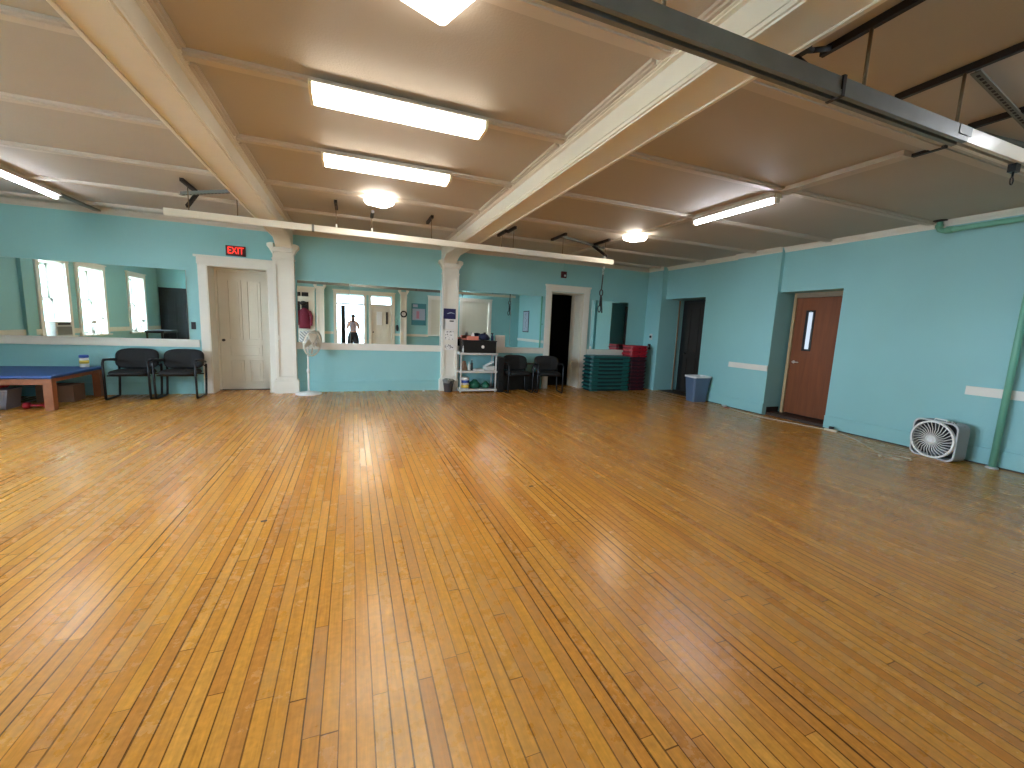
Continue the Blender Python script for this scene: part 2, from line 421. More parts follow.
# side panel mouldings, as on a boxed plaster ceiling
for a, b in zip(RY[:-1], RY[1:]):
    for xe, sg in ((-.99,1),(1.74,-1)):
        m.box(xe, xe+sg*.05, a+.09, b-.09, ZC-.02, ZC).box(xe+sg*.008, xe+sg*.03, a+.09, b-.09, ZC-.034, ZC-.02)
struct(m.build('trim_4', 'ceiltrim'), 'cream ceiling battens running front to back')
def crown(nm, pts, axis, a, b, label): return struct(MB().prism(pts, axis, a, b).build(nm, 'ceiltrim'), label)
c = [(0,0),(0,-.085),(.012,-.085),(.02,-.06),(.045,-.035),(.055,-.012),(.07,-.012),(.07,0)]
crown('trim_5', [(YB-p, ZC+q) for p, q in c], 'x', XL, XR, 'cream crown moulding on the back wall')
m = MB()
for xe, ya, yb2 in ((XR,YF,5.5),(7.27,5.5,6.43),(XR,6.43,8.5),(7.2,8.5,YB)):
    m.prism([(xe-p, ZC+q) for p, q in c], 'y', ya, yb2)
struct(m.build('trim_6', 'white'), 'white crown moulding on the right wall')

# ------------------------------------------------------------------ pilasters
def pilaster(nm, xa, xb, y0, sgn, label, zt=2.64):
    """y0 wall face; sgn -1 stands out towards -y"""
    d = .13; Y = lambda t: y0 + sgn*t
    m = MB()
    m.box(xa, xb, y0, Y(d), 0, zt)
    m.box(xa-.035, xb+.035, y0, Y(d+.03), 0, .24).box(xa-.02, xb+.02, y0, Y(d+.018), .24, .27)
    for za, zb_ in ((.33,1.02),(1.12,2.42)):
        # raised stiles leave two sunk panels
        m.box(xa, xa+.055, Y(d), Y(d+.026), za, zb_).box(xb-.055, xb, Y(d), Y(d+.026), za, zb_)
    for za, zb_ in ((.27,.33),(1.02,1.12),(2.42,2.50)):
        m.box(xa, xb, Y(d), Y(d+.026), za, zb_)
    m.box(xa-.012, xb+.012, y0, Y(d+.03), 2.50, 2.53)
    # capital with projecting ears
    m.box(xa+.02, xb-.02, y0, Y(d+.05), zt, 2.72)
    for xe, sg in ((xa,-1),(xb,1)):
        m.prism([(xe, 2.60),(xe+sg*.05, 2.69),(xe+sg*.085, 2.73),(xe+sg*.085, 2.78),(xe+sg*.03, 2.80),(xe-sg*.02, 2.80),(xe-sg*.02,2.60)], 'y', y0, Y(d+.02))
    return struct(m.build(nm, 'beam', bevel=.003), label)
pilaster('trim_7', -1.36, -1.01, YB, -1, 'cream panelled pilaster beside the exit door')
pilaster('trim_8', 1.80, 2.14, YB, -1, 'cream panelled pilaster beside the shelf cart')
pilaster('trim_9', -1.32, -1.04, YF, 1, 'cream pilaster on the front wall seen in the mirror')
pilaster('trim_10', 1.90, 2.16, YF, 1, 'cream pilaster with the clock seen in the mirror')

# ------------------------------------------------------------------ ledges / chair rails
def ledge(nm, m, label, mt='white'): return struct(m.build(nm, mt, bevel=.003), label)
def bl(m, xa, xb): m.box(xa, xb, YB-.028, YB, .85, .975).box(xa, xb, YB-.045, YB, .957, .985)
m = MB(); bl(m, XL, -2.58); ledge('trim_11', m, 'white ledge under the mirror beside the exit door')
m = MB(); bl(m, -1.01, 1.80); ledge('trim_12', m, 'white ledge under the mirror between the pilasters')
m = MB(); bl(m, 2.14, 4.27); ledge('trim_13', m, 'white ledge under the mirror beside the cart')
m = MB(); bl(m, 5.48, 6.56); ledge('trim_14', m, 'white ledge behind the teal step stack')
m = MB(); m.box(7.245, 7.27, 5.5, 6.36, .83, .935); ledge('trim_15', m, 'short white rail board beside the brown door recess')
m = MB(); m.box(7.31, 7.336, YF, 2.81, .845, .955); ledge('trim_16', m, 'white rail board behind the vertical pipe')
m = MB()
for a, b in ((YF,.7),(1.85,3.1),(4.38,4.7),(5.8,YB)): m.box(XL, XL+.03, a, b, .85, .97)
ledge('trim_17', m, 'cream rail on the left wall seen in the mirror', 'cream')
m = MB()
for a, b in ((-5.5,-2.3),(-1.04,-.72),(1.68,1.9),(2.16,3.1)): m.box(a, b, YF, YF+.03, .87, .97)
ledge('trim_18', m, 'cream rail on the front wall seen in the mirror', 'cream')

# painted teal skirting and dark floor line
m = MB()
for a, b in ((XL,-2.58),(-1.01+.02,1.78),(2.16,4.27),(5.48,7.2)): m.box(a, b, YB-.018, YB, 0, .2).box(a, b, YB-.024, YB, .2, .215)
struct(m.build('baseboard_back', 'teal'), 'teal painted skirting on the back wall')
m = MB()
for xe, a, b in ((7.335,YF,3.3),(XR,3.3,4.44),(7.27,5.5,6.43),(XR,6.43,7.24)): m.box(xe-.015, xe, a, b, .012, .2).box(xe-.02, xe, a, b, .2, .214)
struct(m.build('baseboard_right', 'teal'), 'teal painted skirting on the right wall')
m = MB()
for xe, a, b in ((7.335,YF,3.3),(XR,3.3,4.44),(7.27,5.5,6.43),(XR,6.43,7.24)): m.box(xe-.028, xe, a, b, 0, .014)
struct(m.build('trim_19', 'threshold'), 'dark gap strip along the foot of the right wall')

# ------------------------------------------------------------------ doors
def panel_door(m, x0, x1, yf, z0, z1, panels, sgn=-1, t=.045):
    """door leaf in the xz plane with face at yf; panels = (xa,xb,za,zb) sunk, framed by raised moulding"""
    m.box(x0, x1, yf, yf-sgn*t, z0, z1)
    for xa, xb, za, zb in panels:
        e = .018
        for q in ((xa,xb,za,za+e),(xa,xb,zb-e,zb),(xa,xa+e,za,zb),(xb-e,xb,za,zb)):
            m.box(q[0], q[1], yf, yf+sgn*.014, q[2], q[3])
        m.box(xa+.05, xb-.05, yf, yf+sgn*.007, za+.05, zb-.05)
d1 = sempty('door_1', 'cream panelled exit door in a deep cream frame')
m = MB()
for q in ((-2.55,-2.42,0,2.33),(-1.47,-1.37,0,2.33)): m.box(q[0], q[1], YB-.03, YB, q[2], q[3])
m.box(-2.56, -1.37, YB-.032, YB, 2.33, 2.46).box(-2.60, -1.37, YB-.05, YB, 2.45, 2.485).box(-2.545,-1.37,YB-.036,YB,2.31,2.33)
m.build('door_frame', 'white', d1, bevel=.004)
m = MB().box(-2.42, -2.40, YB-.03, YB+.42, 0, 2.32).box(-1.49, -1.47, YB-.03, YB+.42, 0, 2.32).box(-2.42, -1.47, YB-.03, YB+.42, 2.30, 2.32)
m.box(-2.40, -2.37, YB+.36, YB+.42, 0, 2.30).box(-1.52, -1.49, YB+.36, YB+.42, 0, 2.30).box(-2.37, -1.52, YB+.36, YB+.42, 2.27, 2.30)
m.build('jamb_lining', 'cream', d1)
m = MB(); panel_door(m, -2.37, -1.52, YB+.41, .012, 2.275, [(-2.22,-1.99,.98,2.12),(-1.9,-1.67,.98,2.12),(-2.22,-1.67,.66,.88),(-2.22,-1.99,.14,.58),(-1.9,-1.67,.14,.58)])
m.build('door_leaf', 'cream', d1)
MB().lathe([(.001,-.055),(.02,-.055),(.026,-.04),(.022,-.02),(.01,-.012),(.01,0),(.024,.001),(.024,.004)], (-2.31, YB+.405, .97), 16, 'y').build('door_knob', 'black', d1)
MB().box(-2.4, -1.49, YB+.34, YB+.5, 0, .012).build('threshold', 'threshold', d1)

d2 = sempty('door_2', 'open doorway to a dark hall with a white frame')
m = MB()
m.box(4.28, 4.41, YB-.03, YB, 0, 2.34).box(5.30, 5.46, YB-.03, YB, 0, 2.34).box(4.27, 5.47, YB-.032, YB, 2.34, 2.47).box(4.25, 5.49, YB-.05, YB, 2.455, 2.49)
m.build('door_frame', 'white', d2, bevel=.004)
m = MB().box(4.41, 4.43, YB-.03, YB+.5, 0, 2.33).box(5.28, 5.30, YB-.03, YB+.5, 0, 2.33).box(4.41, 5.30, YB-.03, YB+.5, 2.31, 2.33)
m.build('jamb_lining', 'cream', d2)
m = MB()
for za, zb in ((.12,.55),(.62,.85),(.92,2.15)):
    e = .016
    for q in ((.05,.36,za,za+e),(.05,.36,zb-e,zb),(.05,.05+e,za,zb),(.36-e,.36,za,zb)): m.box(5.265, 5.28, YB+q[0], YB+q[1], q[2], q[3])
m.box(5.25, 5.28, YB+.40, YB+.5, 0, 2.31)
m.build('reveal_panel', 'cream', d2)
MB().box(4.46, 4.50, YB+.55, YB+1.4, .01, 2.25).build('door_leaf', 'browndark', d2)

d3 = sempty('door_3', 'dark stained door standing in the alcove')
m = MB(); m.box(7.80, 7.85, 7.3, 8.22, .02, 2.22)
for za, zb in ((.15,.9),(1.0,2.1)):
    for ya, yb3 in ((7.42,7.72),(7.8,8.1)):
        m.box(7.79, 7.80, ya, yb3, za, za+.02).box(7.79, 7.80, ya, yb3, zb-.02, zb).box(7.79,7.80,ya,ya+.02,za,zb).box(7.79,7.80,yb3-.02,yb3,za,zb)
m.build('door_leaf', 'browndark', d3)
m = MB().box(7.93, 7.96, 7.2, 8.6, 0, 2.3); m.build('dark_backing', 'black', d3)  # black sheet stands in for the darkness of the space beyond
MB().box(7.35, 7.94, 7.24, 8.5, 0, .008).build('threshold', 'threshold', d3)
MB().box(7.77, 7.80, 8.475, 8.5, 0, 2.29).build('door_frame', mat('dull tan frame', (130,116,96), .6), d3)
MB().lathe([(.001,-.06),(.024,-.05),(.026,-.035),(.01,-.02),(.01,0)], (7.79, 8.14, .98), 12, 'x').build('door_knob', 'blackmetal', d3)

d4 = sempty('door_4', 'brown veneer door with a narrow lit glass slot')
m = MB(); xf = 7.74
m.box(xf, xf+.045, 4.50, 5.16, .07, 2.20)           # leaf made around the glazed slot
m = MB(); xf = 7.70
Y0, Y1 = 4.50, 5.40; ya, yb3 = 5.09, 5.18; za, zb = 1.28, 1.94
m.box(xf, xf+.045, Y0, ya, .07, 2.20).box(xf, xf+.045, yb3, Y1, .07, 2.20).box(xf, xf+.045, ya, yb3, .07, za).box(xf, xf+.045, ya, yb3, zb, 2.20)
m.build('door_leaf', 'brown', d4)
m = MB()
for q in ((ya-.035,ya,za-.035,zb+.035),(yb3,yb3+.035,za-.035,zb+.035),(ya,yb3,za-.035,za),(ya,yb3,zb,zb+.035)): m.box(xf-.012, xf+.05, *q)
f4 = m.build('glass_frame', 'black', d4)
MB().box(xf+.015, xf+.022, ya, yb3, za, zb).build('glass', 'doorlite', f4)
m = MB()
m.box(xf-.03, xf+.06, Y1+.005, Y1+.055, 0, 2.29).box(xf-.03, xf+.06, 4.44, Y0-.005, 0, 2.29)
m.build('door_frame', mat('tan door frame', (176,150,112), .5), d4)
MB().box(xf-.03, xf+.06, Y0-.005, Y1+.005, 2.205, 2.29).build('door_header', mat('grey tan header', (150,134,112), .5), d4)
m = MB().lathe([(.028,-.004),(.028,0)], (xf, Y1-.07, 1.03), 14, 'x').tube([(xf,Y1-.07,1.03),(xf-.05,Y1-.07,1.03),(xf-.055,Y1-.10,1.03),(xf-.055,Y1-.19,1.03)], .009, 8)
m.build('lever_handle', 'nickel', d4)
MB().box(XR+.45, XR+.6, 4.44, 5.5, 0, 2.29).build('dark_backing', 'void', d4)  # added to close the recess, keeps daylight from leaking round the door
MB().box(7.36, xf+.05, 4.44, 5.5, 0, .05).build('threshold', 'threshold', d4)
MB().box(7.36, xf-.03, 5.488, 5.5, .05, .15).build('rubber_skirting', 'blackbase', d4)

# front wall doors and windows, seen in the mirrors
d5 = sempty('door_5', 'black panelled door in the far corner of the mirror view')
m = MB(); panel_door(m, -6.25, -5.52, YF+.03, .01, 2.22, [(-6.14,-5.92,1.05,2.08),(-5.85,-5.63,1.05,2.08),(-6.14,-5.92,.15,.9),(-5.85,-5.63,.15,.9)], sgn=1)
m.build('door_leaf', 'darkdoor', d5)
m = MB().box(-6.36, -6.25, YF, YF+.04, 0, 2.3).box(-5.52, -5.44, YF, YF+.04, 0, 2.3).box(-6.36, -5.44, YF, YF+.04, 2.22, 2.32)
m.build('door_frame', 'darkdoor', d5)
d6 = sempty('door_6', 'cream double door frame around the open doorway')
m = MB()
for a, b in ((-.70,-.58),(.45,.55),(.64,.74),(1.56,1.68)): m.box(a, b, YF, YF+.035, 0, 2.5)
m.box(-.70, 1.68, YF, YF+.04, 2.5, 2.64).box(-.74, 1.72, YF, YF+.055, 2.62, 2.66)
m.box(-.58, .45, YF-.2, YF-.1, 2.08, 2.15).box(.74, 1.56, YF-.15, YF, 2.08, 2.15)
m.build('door_frame', 'cream', d6)
MB().box(-.58, .45, YF-.16, YF-.15, 2.15, 2.5).build('transom_glass', 'pane', d6)
MB().box(.74, 1.56, YF-.10, YF-.09, 2.15, 2.5).build('transom_glass', 'pane', d6)
m = MB(); panel_door(m, .742, 1.558, YF-.02, .01, 2.08, [(.86,1.44,.15,.75),(.86,1.44,.85,1.1),(.86,1.44,1.2,1.98)], sgn=1)
lf = m.build('door_leaf', 'cream', d6)
MB().box(.95, 1.17, YF-.002, YF+.004, 1.3, 1.85).build('notice', 'paper', lf)
MB().box(1.32, 1.40, YF-.002, YF+.006, 1.35, 1.85).build('notice', 'ink', lf)
MB().ball((.81, YF+.03, 1.0), .03).build('door_knob', 'black', d6)
MB().box(-.44, -.27, YF-.38, YF-.45, .01, 2.06).build('open_leaf', 'darkdoor', d6)
d7 = sempty('door_7', 'cream door with dark glazed panes behind the hanging jacket')
m = MB(); panel_door(m, -2.2, -1.5, YF+.02, .01, 2.55, [(-2.1,-1.6,.2,1.0)], sgn=1)
m.box(-2.32, -2.2, YF, YF+.05, 0, 2.55).box(-1.5, -1.38, YF, YF+.05, 0, 2.55).box(-2.34, -1.36, YF, YF+.06, 2.55, 2.68)
m.build('door_frame', 'cream', d7)
for a, b, z0_, z1_ in ((-2.1,-1.88,2.3,2.46),(-1.84,-1.6,2.3,2.46),(-2.1,-1.9,1.2,2.1),(-1.86,-1.6,1.2,2.1)):
    MB().box(a, b, YF+.02, YF+.028, z0_, z1_).build('glass_pane', 'black', d7)

def sash_window(nm, xa, xb, z0, z1, place, label, blind=False, mid=.5, third=False):
    """window built in a local xz plane (local y: + into the room), then placed"""
    e = sempty(nm, label); e.matrix_world = place
    w = xb-xa
    m = MB()
    m.box(xa-.12, xa, 0, .035, z0-.02, z1).box(xb, xb+.12, 0, .035, z0-.02, z1).box(xa-.13, xb+.13, 0, .04, z1, z1+.13).box(xa-.16, xb+.16, 0, .06, z1+.12, z1+.15)
    m.box(xa-.16, xb+.16, -.3, .08, z0-.035, z0)
    m.box(xa-.002, xa+.02, -.34, 0, z0, z1).box(xb-.02, xb+.002, -.34, 0, z0, z1).box(xa, xb, -.34, 0, z1-.02, z1)
    m.build('window_frame', 'white', e)
    m = MB(); d = -.26; zm = z0+(z1-z0)*mid
    for za, zb, dd in ((z0,zm+.02,d),(zm-.02,z1-.02,d-.05)):
        m.box(xa+.02, xa+.095, dd-.02, dd+.02, za, zb).box(xb-.095, xb-.02, dd-.02, dd+.02, za, zb)
        m.box(xa+.02, xb-.02, dd-.02, dd+.02, za, za+.075).box(xa+.02, xb-.02, dd-.02, dd+.02, zb-.07, zb)
    if third: m.box(xa+.02, xb-.02, d-.02, d+.02, z0+(z1-z0)*.68, z0+(z1-z0)*.70)
    m.build('sash', 'white', e)
    MB().box(xa+.05, xb-.05, d-.032, d-.028, z0+.03, z1-.04).build('pane', 'pane', e)
    if blind:
        b = MB()
        b.box(xa+.025, xb-.025, -.05, -.035, z0+.01, z1-.02)
        n = 7
        for k in range(1, n): b.box(xa+w*k/n-.006, xa+w*k/n+.006, -.035, -.028, z0+.01, z1-.02)
        b.box(xa+.02, xb-.02, -.04, -.015, zm-.02, zm+.02)
        b.build('shutter', 'blind', e)
    return e
RL = Matrix.Translation((XL, 0, 0)) @ Matrix.Rotation(-PI/2, 4, 'Z')     # local x -> -y, local y -> +x
for i, (a, b) in enumerate(WIN):
    sash_window('window_%d' % (i+1), -b, -a, .8, 2.5, RL, ['tall white sash window nearest the back wall', 'tall white sash window in the middle of the left wall', 'tall white sash window nearest the black door'][i], mid=.5, third=(i==0))
RF = Matrix.Translation((0, YF, 0))
sash_window('window_4', 3.2, 4.25, .95, 2.5, RF, 'white shuttered window beside the poster', blind=True, mid=.55)
sash_window('window_5', 4.6, 5.85, .95, 2.5, RF, 'wide white shuttered window near the corner', blind=True, mid=.5)

# ------------------------------------------------------------------ mirrors
def mirror(xa, xb, za, zb, label):
    e = thing('wall_mirror', label, 'mirror', ((xa+xb)/2, YB, za), 0)
    h = (xb-xa)/2
    MB().box(-h, h, -.010, 0, 0, zb-za).build('backing_edge', 'greyplastic', e)
    MB().box(-h+.002, h-.002, -.0125, -.0105, .002, zb-za-.002).build('mirror_glass', 'mirror', e)
    return e
mirror(-6.2, -2.73, .985, 2.2, 'long frameless mirror above the blue treatment table')
mirror(-.98, -.045, .985, 2.17, 'narrow frameless mirror behind the pedestal fan')
mirror(-.04, 1.79, .985, 2.17, 'wide frameless mirror between the fan and the calendar pilaster')
mirror(2.15, 3.395, .985, 2.2, 'frameless mirror above the shelf cart')
mirror(3.40, 4.27, .985, 2.2, 'frameless mirror above the black chairs')
mirror(5.55, 6.62, .985, 2.2, 'frameless mirror above the teal step stack')

# ------------------------------------------------------------------ lamps
def wrap_lamp(x, y, label):
    e = thing('fluorescent_lamp', label, 'ceiling light', (x, y, ZC-.034), 0)
    MB().box(-.625, .625, -.09, .09, -.015, 0).box(-.628, .628, -.132, .132, -.028, -.015).build('housing', 'white', e)
    pts = [(-.125,-.02),(-.12,-.06),(-.09,-.08),(.09,-.08),(.12,-.06),(.125,-.02)]
    MB().prism(pts, 'x', -.61, .61).build('diffuser', 'lampwarm', e)
    for sx in (-1, 1):
        MB().prism([(-.13,-.015),(-.125,-.063),(-.09,-.084),(.09,-.084),(.125,-.063),(.13,-.015)], 'x', sx*.61, sx*.632).build('end_cap', mat('lamp end cap', (236,226,190), .3), e)
    return e
wrap_lamp(.37, 3.45, 'wide wraparound fluorescent lamp nearer the viewer in the central bay')
wrap_lamp(.37, 4.74, 'wraparound fluorescent lamp on the middle rib of the central bay')
def dome_lamp(x, y, label, rz, h=.16, k=.055, glow='lampdome'):
    e = thing('square_ceiling_lamp', label, 'ceiling light', (x, y, ZC), rz)
    MB().lathe([(.13,-.02),(.135,-.018),(.135,0)], (0,0,0), 24).build('base_plate', 'whiteplastic', e)
    m = MB(); o1 = [(-h+k,-h),(h-k,-h),(h,-h+k),(h,h-k),(h-k,h),(-h+k,h),(-h,h-k),(-h,-h+k)]
    vs = []
    for s_, z in ((.9,-.02),(1,-.035),(1,-.07),(.9,-.095),(.6,-.105)): vs += [(p[0]*s_, p[1]*s_, z) for p in o1]
    fs = [(i*8+j, i*8+(j+1)%8, (i+1)*8+(j+1)%8, (i+1)*8+j) for i in range(4) for j in range(8)]
    m.add(vs, fs, True).add(vs, [tuple(range(8))[::-1], tuple(range(32,40))])
    m.build('glass_shade', glow, e)
    return e
dome_lamp(.35, 2.13, 'square glass ceiling lamp cut by the top edge of the photo', .40, .225, .02, 'lampdim')
dome_lamp(.35, 6.04, 'square glass ceiling lamp in the central bay near the white rail', .40)
dome_lamp(4.45, 6.04, 'square glass ceiling lamp in the bay above the step stacks', .40)
def strip_lamp(x, y0, y1, label):
    e = thing('strip_lamp', label, 'ceiling light', (x, (y0+y1)/2, ZC-.03), 0); h = (y1-y0)/2
    MB().prism([(-.065,-.05),(-.045,0),(.045,0),(.065,-.05)], 'y', -h, h).build('housing', 'white', e)
    MB().tube([(0,-h+.03,-.075),(0,h-.03,-.075)], .022, 12).build('tube', 'lampcool', e)
    for s_ in (-1,1): MB().box(-.03, .03, s_*h-.03*s_, s_*h, -.10, -.045).build('tube_holder', 'whiteplastic', e)
    return e
strip_lamp(4.45, 3.5, 4.72, 'bare tube strip lamp running front to back in the right bay')
strip_lamp(-3.85, 6.4, 8.0, 'bare tube strip lamp near the blue table in the left bay')
strip_lamp(-3.85, 2.2, 3.4, 'bare tube strip lamp at the near end of the left bay')
strip_lamp(4.45, -.05, 1.2, 'unseen strip lamp added to light the near end of the right bay')  # added out of view to brighten the grey track and right side
MB_ = MB().box(-.045, .045, -.5, .5, -.028, 0); o = MB_.build('wire_trough', 'railgrey'); o.location = (-3.85, 8.51, ZC-.03)
tag(o, 'dull grey wire trough continuing from the left strip lamp', 'cable trough')

# ------------------------------------------------------------------ overhead tracks with hangers
def strut(m, p, q, w=.04): m.beam(p, q, w, .04)
def slotted(parent, p, q, w=.045):
    p, q = Vector(p), Vector(q); d = (q-p); L = d.length
    m = MB().beam(p, q, w, .006).beam(p+Vector((0,0,.02)), q+Vector((0,0,.02)), .006, .04)
    m.cur = 1; n = int(L/.055); dn = d.normalized()
    for k in range(1, n):
        c = p + dn*(L*k/n); m.beam(c-dn*.016, c+dn*.016, .016, .0085)
    m.build('slotted_angle', ('slotted','hole'), parent)
tr = thing('white_track', 'long white ceiling track spanning the room below the back mirrors', 'track', (0, 6.65, 2.66), 0)
for a, b in ((-2.19,-.51),(-.50,4.46)):
    m = MB().box(a, b, -.022, .022, .03, .085).box(a, b, -.026, -.006, 0, .03).box(a, b, .006, .026, 0, .03)
    m.build('track_section', 'railwhite', tr)
MB().box(-.515,-.485,-.032,.032,-.006,.09).build('joint_plate', 'railgrey', tr)
ZS = ZC-2.66-.022
for x, z0 in ((-1.93,.09),(-.2,.09),(1.15,.09),(2.5,.09),(3.42,.09),(-1.4,.09),(.28,.09),(2.3,.09),(4.28,.09)):
    MB().tube([(x,0,.08),(x,0,ZS)], .006, 6).build('hanger_rod', 'rod', tr)
for x, a, b, z in ((-1.93,-.2,.38,ZS),(-.2,-.17,.25,ZS),(1.15,-.05,.4,ZS),(2.5,-.08,.3,ZS),(3.42,-.1,.46,ZS),(4.29,-.1,.42,ZS),(.28,-.3,.05,ZS-.1),(2.3,-.2,.2,ZS-.1)):
    m = MB(); strut(m, (x,a,z), (x,b,z)); m.build('ceiling_strut', 'strut', tr)
slotted(tr, (-2.07,.2,.31), (-1.42,-.22,.32)); slotted(tr, (3.42,.07,ZS-.03), (4.6,.52,ZS-.03))
m = MB(); strut(m, (-1.93,.38,ZS), (-1.98,.12,.16), .035); m.build('brace', 'strut', tr)
m = MB(); strut(m, (4.27,.42,ZS-.02), (4.33,.02,.14), .035); m.build('brace', 'strut', tr)
for x in (-.2, .28, 4.28):
    MB().lathe([(.012,0),(.014,.02),(.012,.05)], (x,0,.085), 8).build('rod_nut', 'whiteplastic', tr)

gt = thing('grey_track', 'heavy dull grey overhead track crossing the top corner near the viewer', 'track', (0, 1.56, 2.665), 0)
for a, b, mm in ((-2.4,2.285,'railgrey'),(2.30,3.45,'railgrey'),(3.455,6.4,'railwhite')):
    m = MB().box(a, b, -.030, .030, .026, .088).box(a, b, -.036, -.012, 0, .026).box(a, b, .012, .036, 0, .026)
    m.build('track_section', mm, gt)
    MB().box(a, b, -.012, .012, .018, .032).build('track_slot', 'hole', gt)
MB().box(2.285,2.305,-.040,.040,-.004,.094).build('joint_plate', 'strut', gt)
MB().box(3.36,3.49,-.034,-.030,.035,.086).build('splice_plate', 'railgrey', gt)
ZG = ZC-2.665-.022
for x in (-1.6, .2, 1.2, 2.5, 3.385, 4.3, 5.4):
    MB().tube([(x,0,.085),(x,0,ZG)], .009, 8).build('hanger_rod', 'rod', gt)
for x in (2.5, 3.385, 4.285, .2, -1.6):
    m = MB(); strut(m, (x,-.9,ZG), (x,.34 if x > 3 else .25,ZG), .03); m.build('ceiling_strut', 'strut', gt)
slotted(gt, (3.40,-.04,ZG-.03), (4.6,.12,ZG-.05)); slotted(gt, (4.30,.36,ZG-.03), (5.3,.26,ZG-.03))
m = MB().box(2.08,2.22,.10,.24,ZG-.14,ZG-.11).tube([(2.15,.02,.1),(2.15,.17,ZG-.12)], .012, 8).tube([(2.04,.2,ZG-.13),(2.28,.14,ZG-.10)], .014, 8)
m.tube([(2.28,.14,ZG-.10),(2.5,.2,ZG)], .014, 8)
m.build('clamp', 'strut', gt)
m = MB().box(4.10,4.16,-.02,.02,-.05,.0).tube([(4.13,0,-.05),(4.13,0,-.08)], .006, 6).tube([(4.13+.02*math.cos(t*PI/5),0,-.105+.025*math.sin(t*PI/5)) for t in range(10)], .004, 6, True)
m.build('trolley_hook', 'blackmetal', gt)

o = MB().box(4.50,4.54,2.12,2.34,ZC-.04,ZC-.015).build('ceiling_bracket', 'strut'); tag(o, 'short rusty bracket at the end of the batten in the right bay', 'bracket')
# hanging strap with carabiners, below the right end of the white track
st = thing('hanging_strap', 'black strap with carabiners hanging from the end of the white track', 'strap', (4.27, 6.65, 2.66), 0)
def ring(m, c, rx, rz, r, n=16):
    m.tube([(c[0]+rx*math.cos(2*PI*k/n), c[1], c[2]+rz*math.sin(2*PI*k/n)) for k in range(n)], r, 6, True)
m = MB(); ring(m, (0,0,-.03), .018, .035, .005); ring(m, (.002,0,-.10), .02, .04, .006); ring(m, (0,0,-.17), .014, .03, .004); m.build('carabiner', 'chrome', st)
MB().beam((0,0,-.19), (-.012,0,-.46), .022, .006).build('webbing', 'black', st)
m = MB(); ring(m, (-.012,0,-.52), .032, .055, .012); m.beam((-.012,0,-.57),(-.02,0,-.76),.03,.02); ring(m, (-.03,0,-.81), .03, .06, .010); m.beam((.0,0,-.60),(.03,0,-.88),.022,.012)
m.build('hand_loop', 'black', st)
for i, (x, y, lab) in enumerate(((-4.2, 3.6, 'black pulley bundle hanging nearest the tall windows'), (-4.6, 1.3, 'black looped straps hanging nearest the black door'))):
    e = thing('pulley_bundle', lab, 'pulley', (x, y, 2.72), 0)
    m = MB()
    for k in range(4): ring(m, (-.12+.08*k, .02*(k%2), -.06-.03*(k%2)), .045, .06, .014)
    m.build('hooks', 'black', e); MB().tube([(0,0,-.02),(0,0,ZC-2.72)], .01, 6).build('drop_rod', 'black', e)

# ------------------------------------------------------------------ treatment table
t = thing('treatment_table', 'low treatment table with blue vinyl top and wooden legs', 'table', (-4.86, 8.30, 0), 0)
MB().box(-.95, .92, -.64, .68, .455, .50).build('padded_top', 'blue', t, bevel=.02, seg=3)
MB().box(-.90, .88, -.60, -.56, .37, .456).box(-.90, .88, .60, .64, .37, .456).box(.84, .88, -.56, .6, .40, .456).box(-.90, -.86, -.56, .6, .40, .456).build('apron', 'woodleg', t)
for x in (-.85, .80):
    for y in (-.61, .58): MB().box(x, x+.10, y, y+.10, 0, .454).build('leg', 'woodleg', t, bevel=.004)

e = thing('wipes_canister', 'white wipes canister with blue lid standing on the blue table', 'canister', (-4.13, 8.86, .50), 0)
MB().lathe([(.055,0),(.058,.01),(.058,.15),(.05,.155)], n=20).build('body', 'whiteplastic', e)
MB().lathe([(.059,.06),(.0595,.06),(.0595,.115),(.059,.115)], n=20).build('label', 'yellow', e)
MB().lathe([(.059,.155),(.06,.165),(.06,.19),(.05,.20)], n=20).build('lid', 'labelblue', e)
# things kept under the table
e = thing('storage_bin', 'pale grey plastic bin under the blue table', 'bin', (-4.75, 7.98, 0), 0)
MB().prism([(-.2,0),(.2,0),(.24,.28),(.21,.28),(.18,.02),(-.18,.02),(-.21,.28),(-.24,.28)], 'y', -.14, .14).box(-.19,.19,-.14,-.13,0,.28).box(-.19,.19,.13,.14,0,.28).build('tub', mat('smoky grey plastic', (128,124,136), .4), e)
MB().box(-.245,.245,-.16,-.14,.26,.285).build('rim', mat('bin rim', (170,160,166), .4), e)
e = thing('foam_roller', 'red foam roller on top of the bin under the blue table', 'foam roller', (-4.8, 8.0, .37), 0)
MB().tube([(-.22,0,0),(.2,0,0)], .075, 16).build('roll', 'redstep', e)
e = thing('dumbbell', 'red dumbbell lying on the floor beside the front table leg', 'dumbbell', (-4.25, 7.9, .045), 0)
MB().tube([(-.09,0,0),(.09,0,0)], .016, 10).build('handle', 'redstep', e)
for s_ in (-1,1): MB().lathe([(.02,-.03),(.045,-.025),(.045,.025),(.02,.03)], (s_*.11,0,0), 8, 'x').build('weight', 'redstep', e)
e = thing('cardboard_box', 'open brown box on the floor under the far end of the table', 'box', (-4.3, 8.55, 0), 0)
MB().box(-.22,.22,-.15,-.14,0,.26).box(-.22,.22,.14,.15,0,.26).box(-.22,-.21,-.14,.14,0,.26).box(.21,.22,-.14,.14,0,.26).box(-.21,.21,-.14,.14,0,.01).build('carton', 'brownstuff', e)

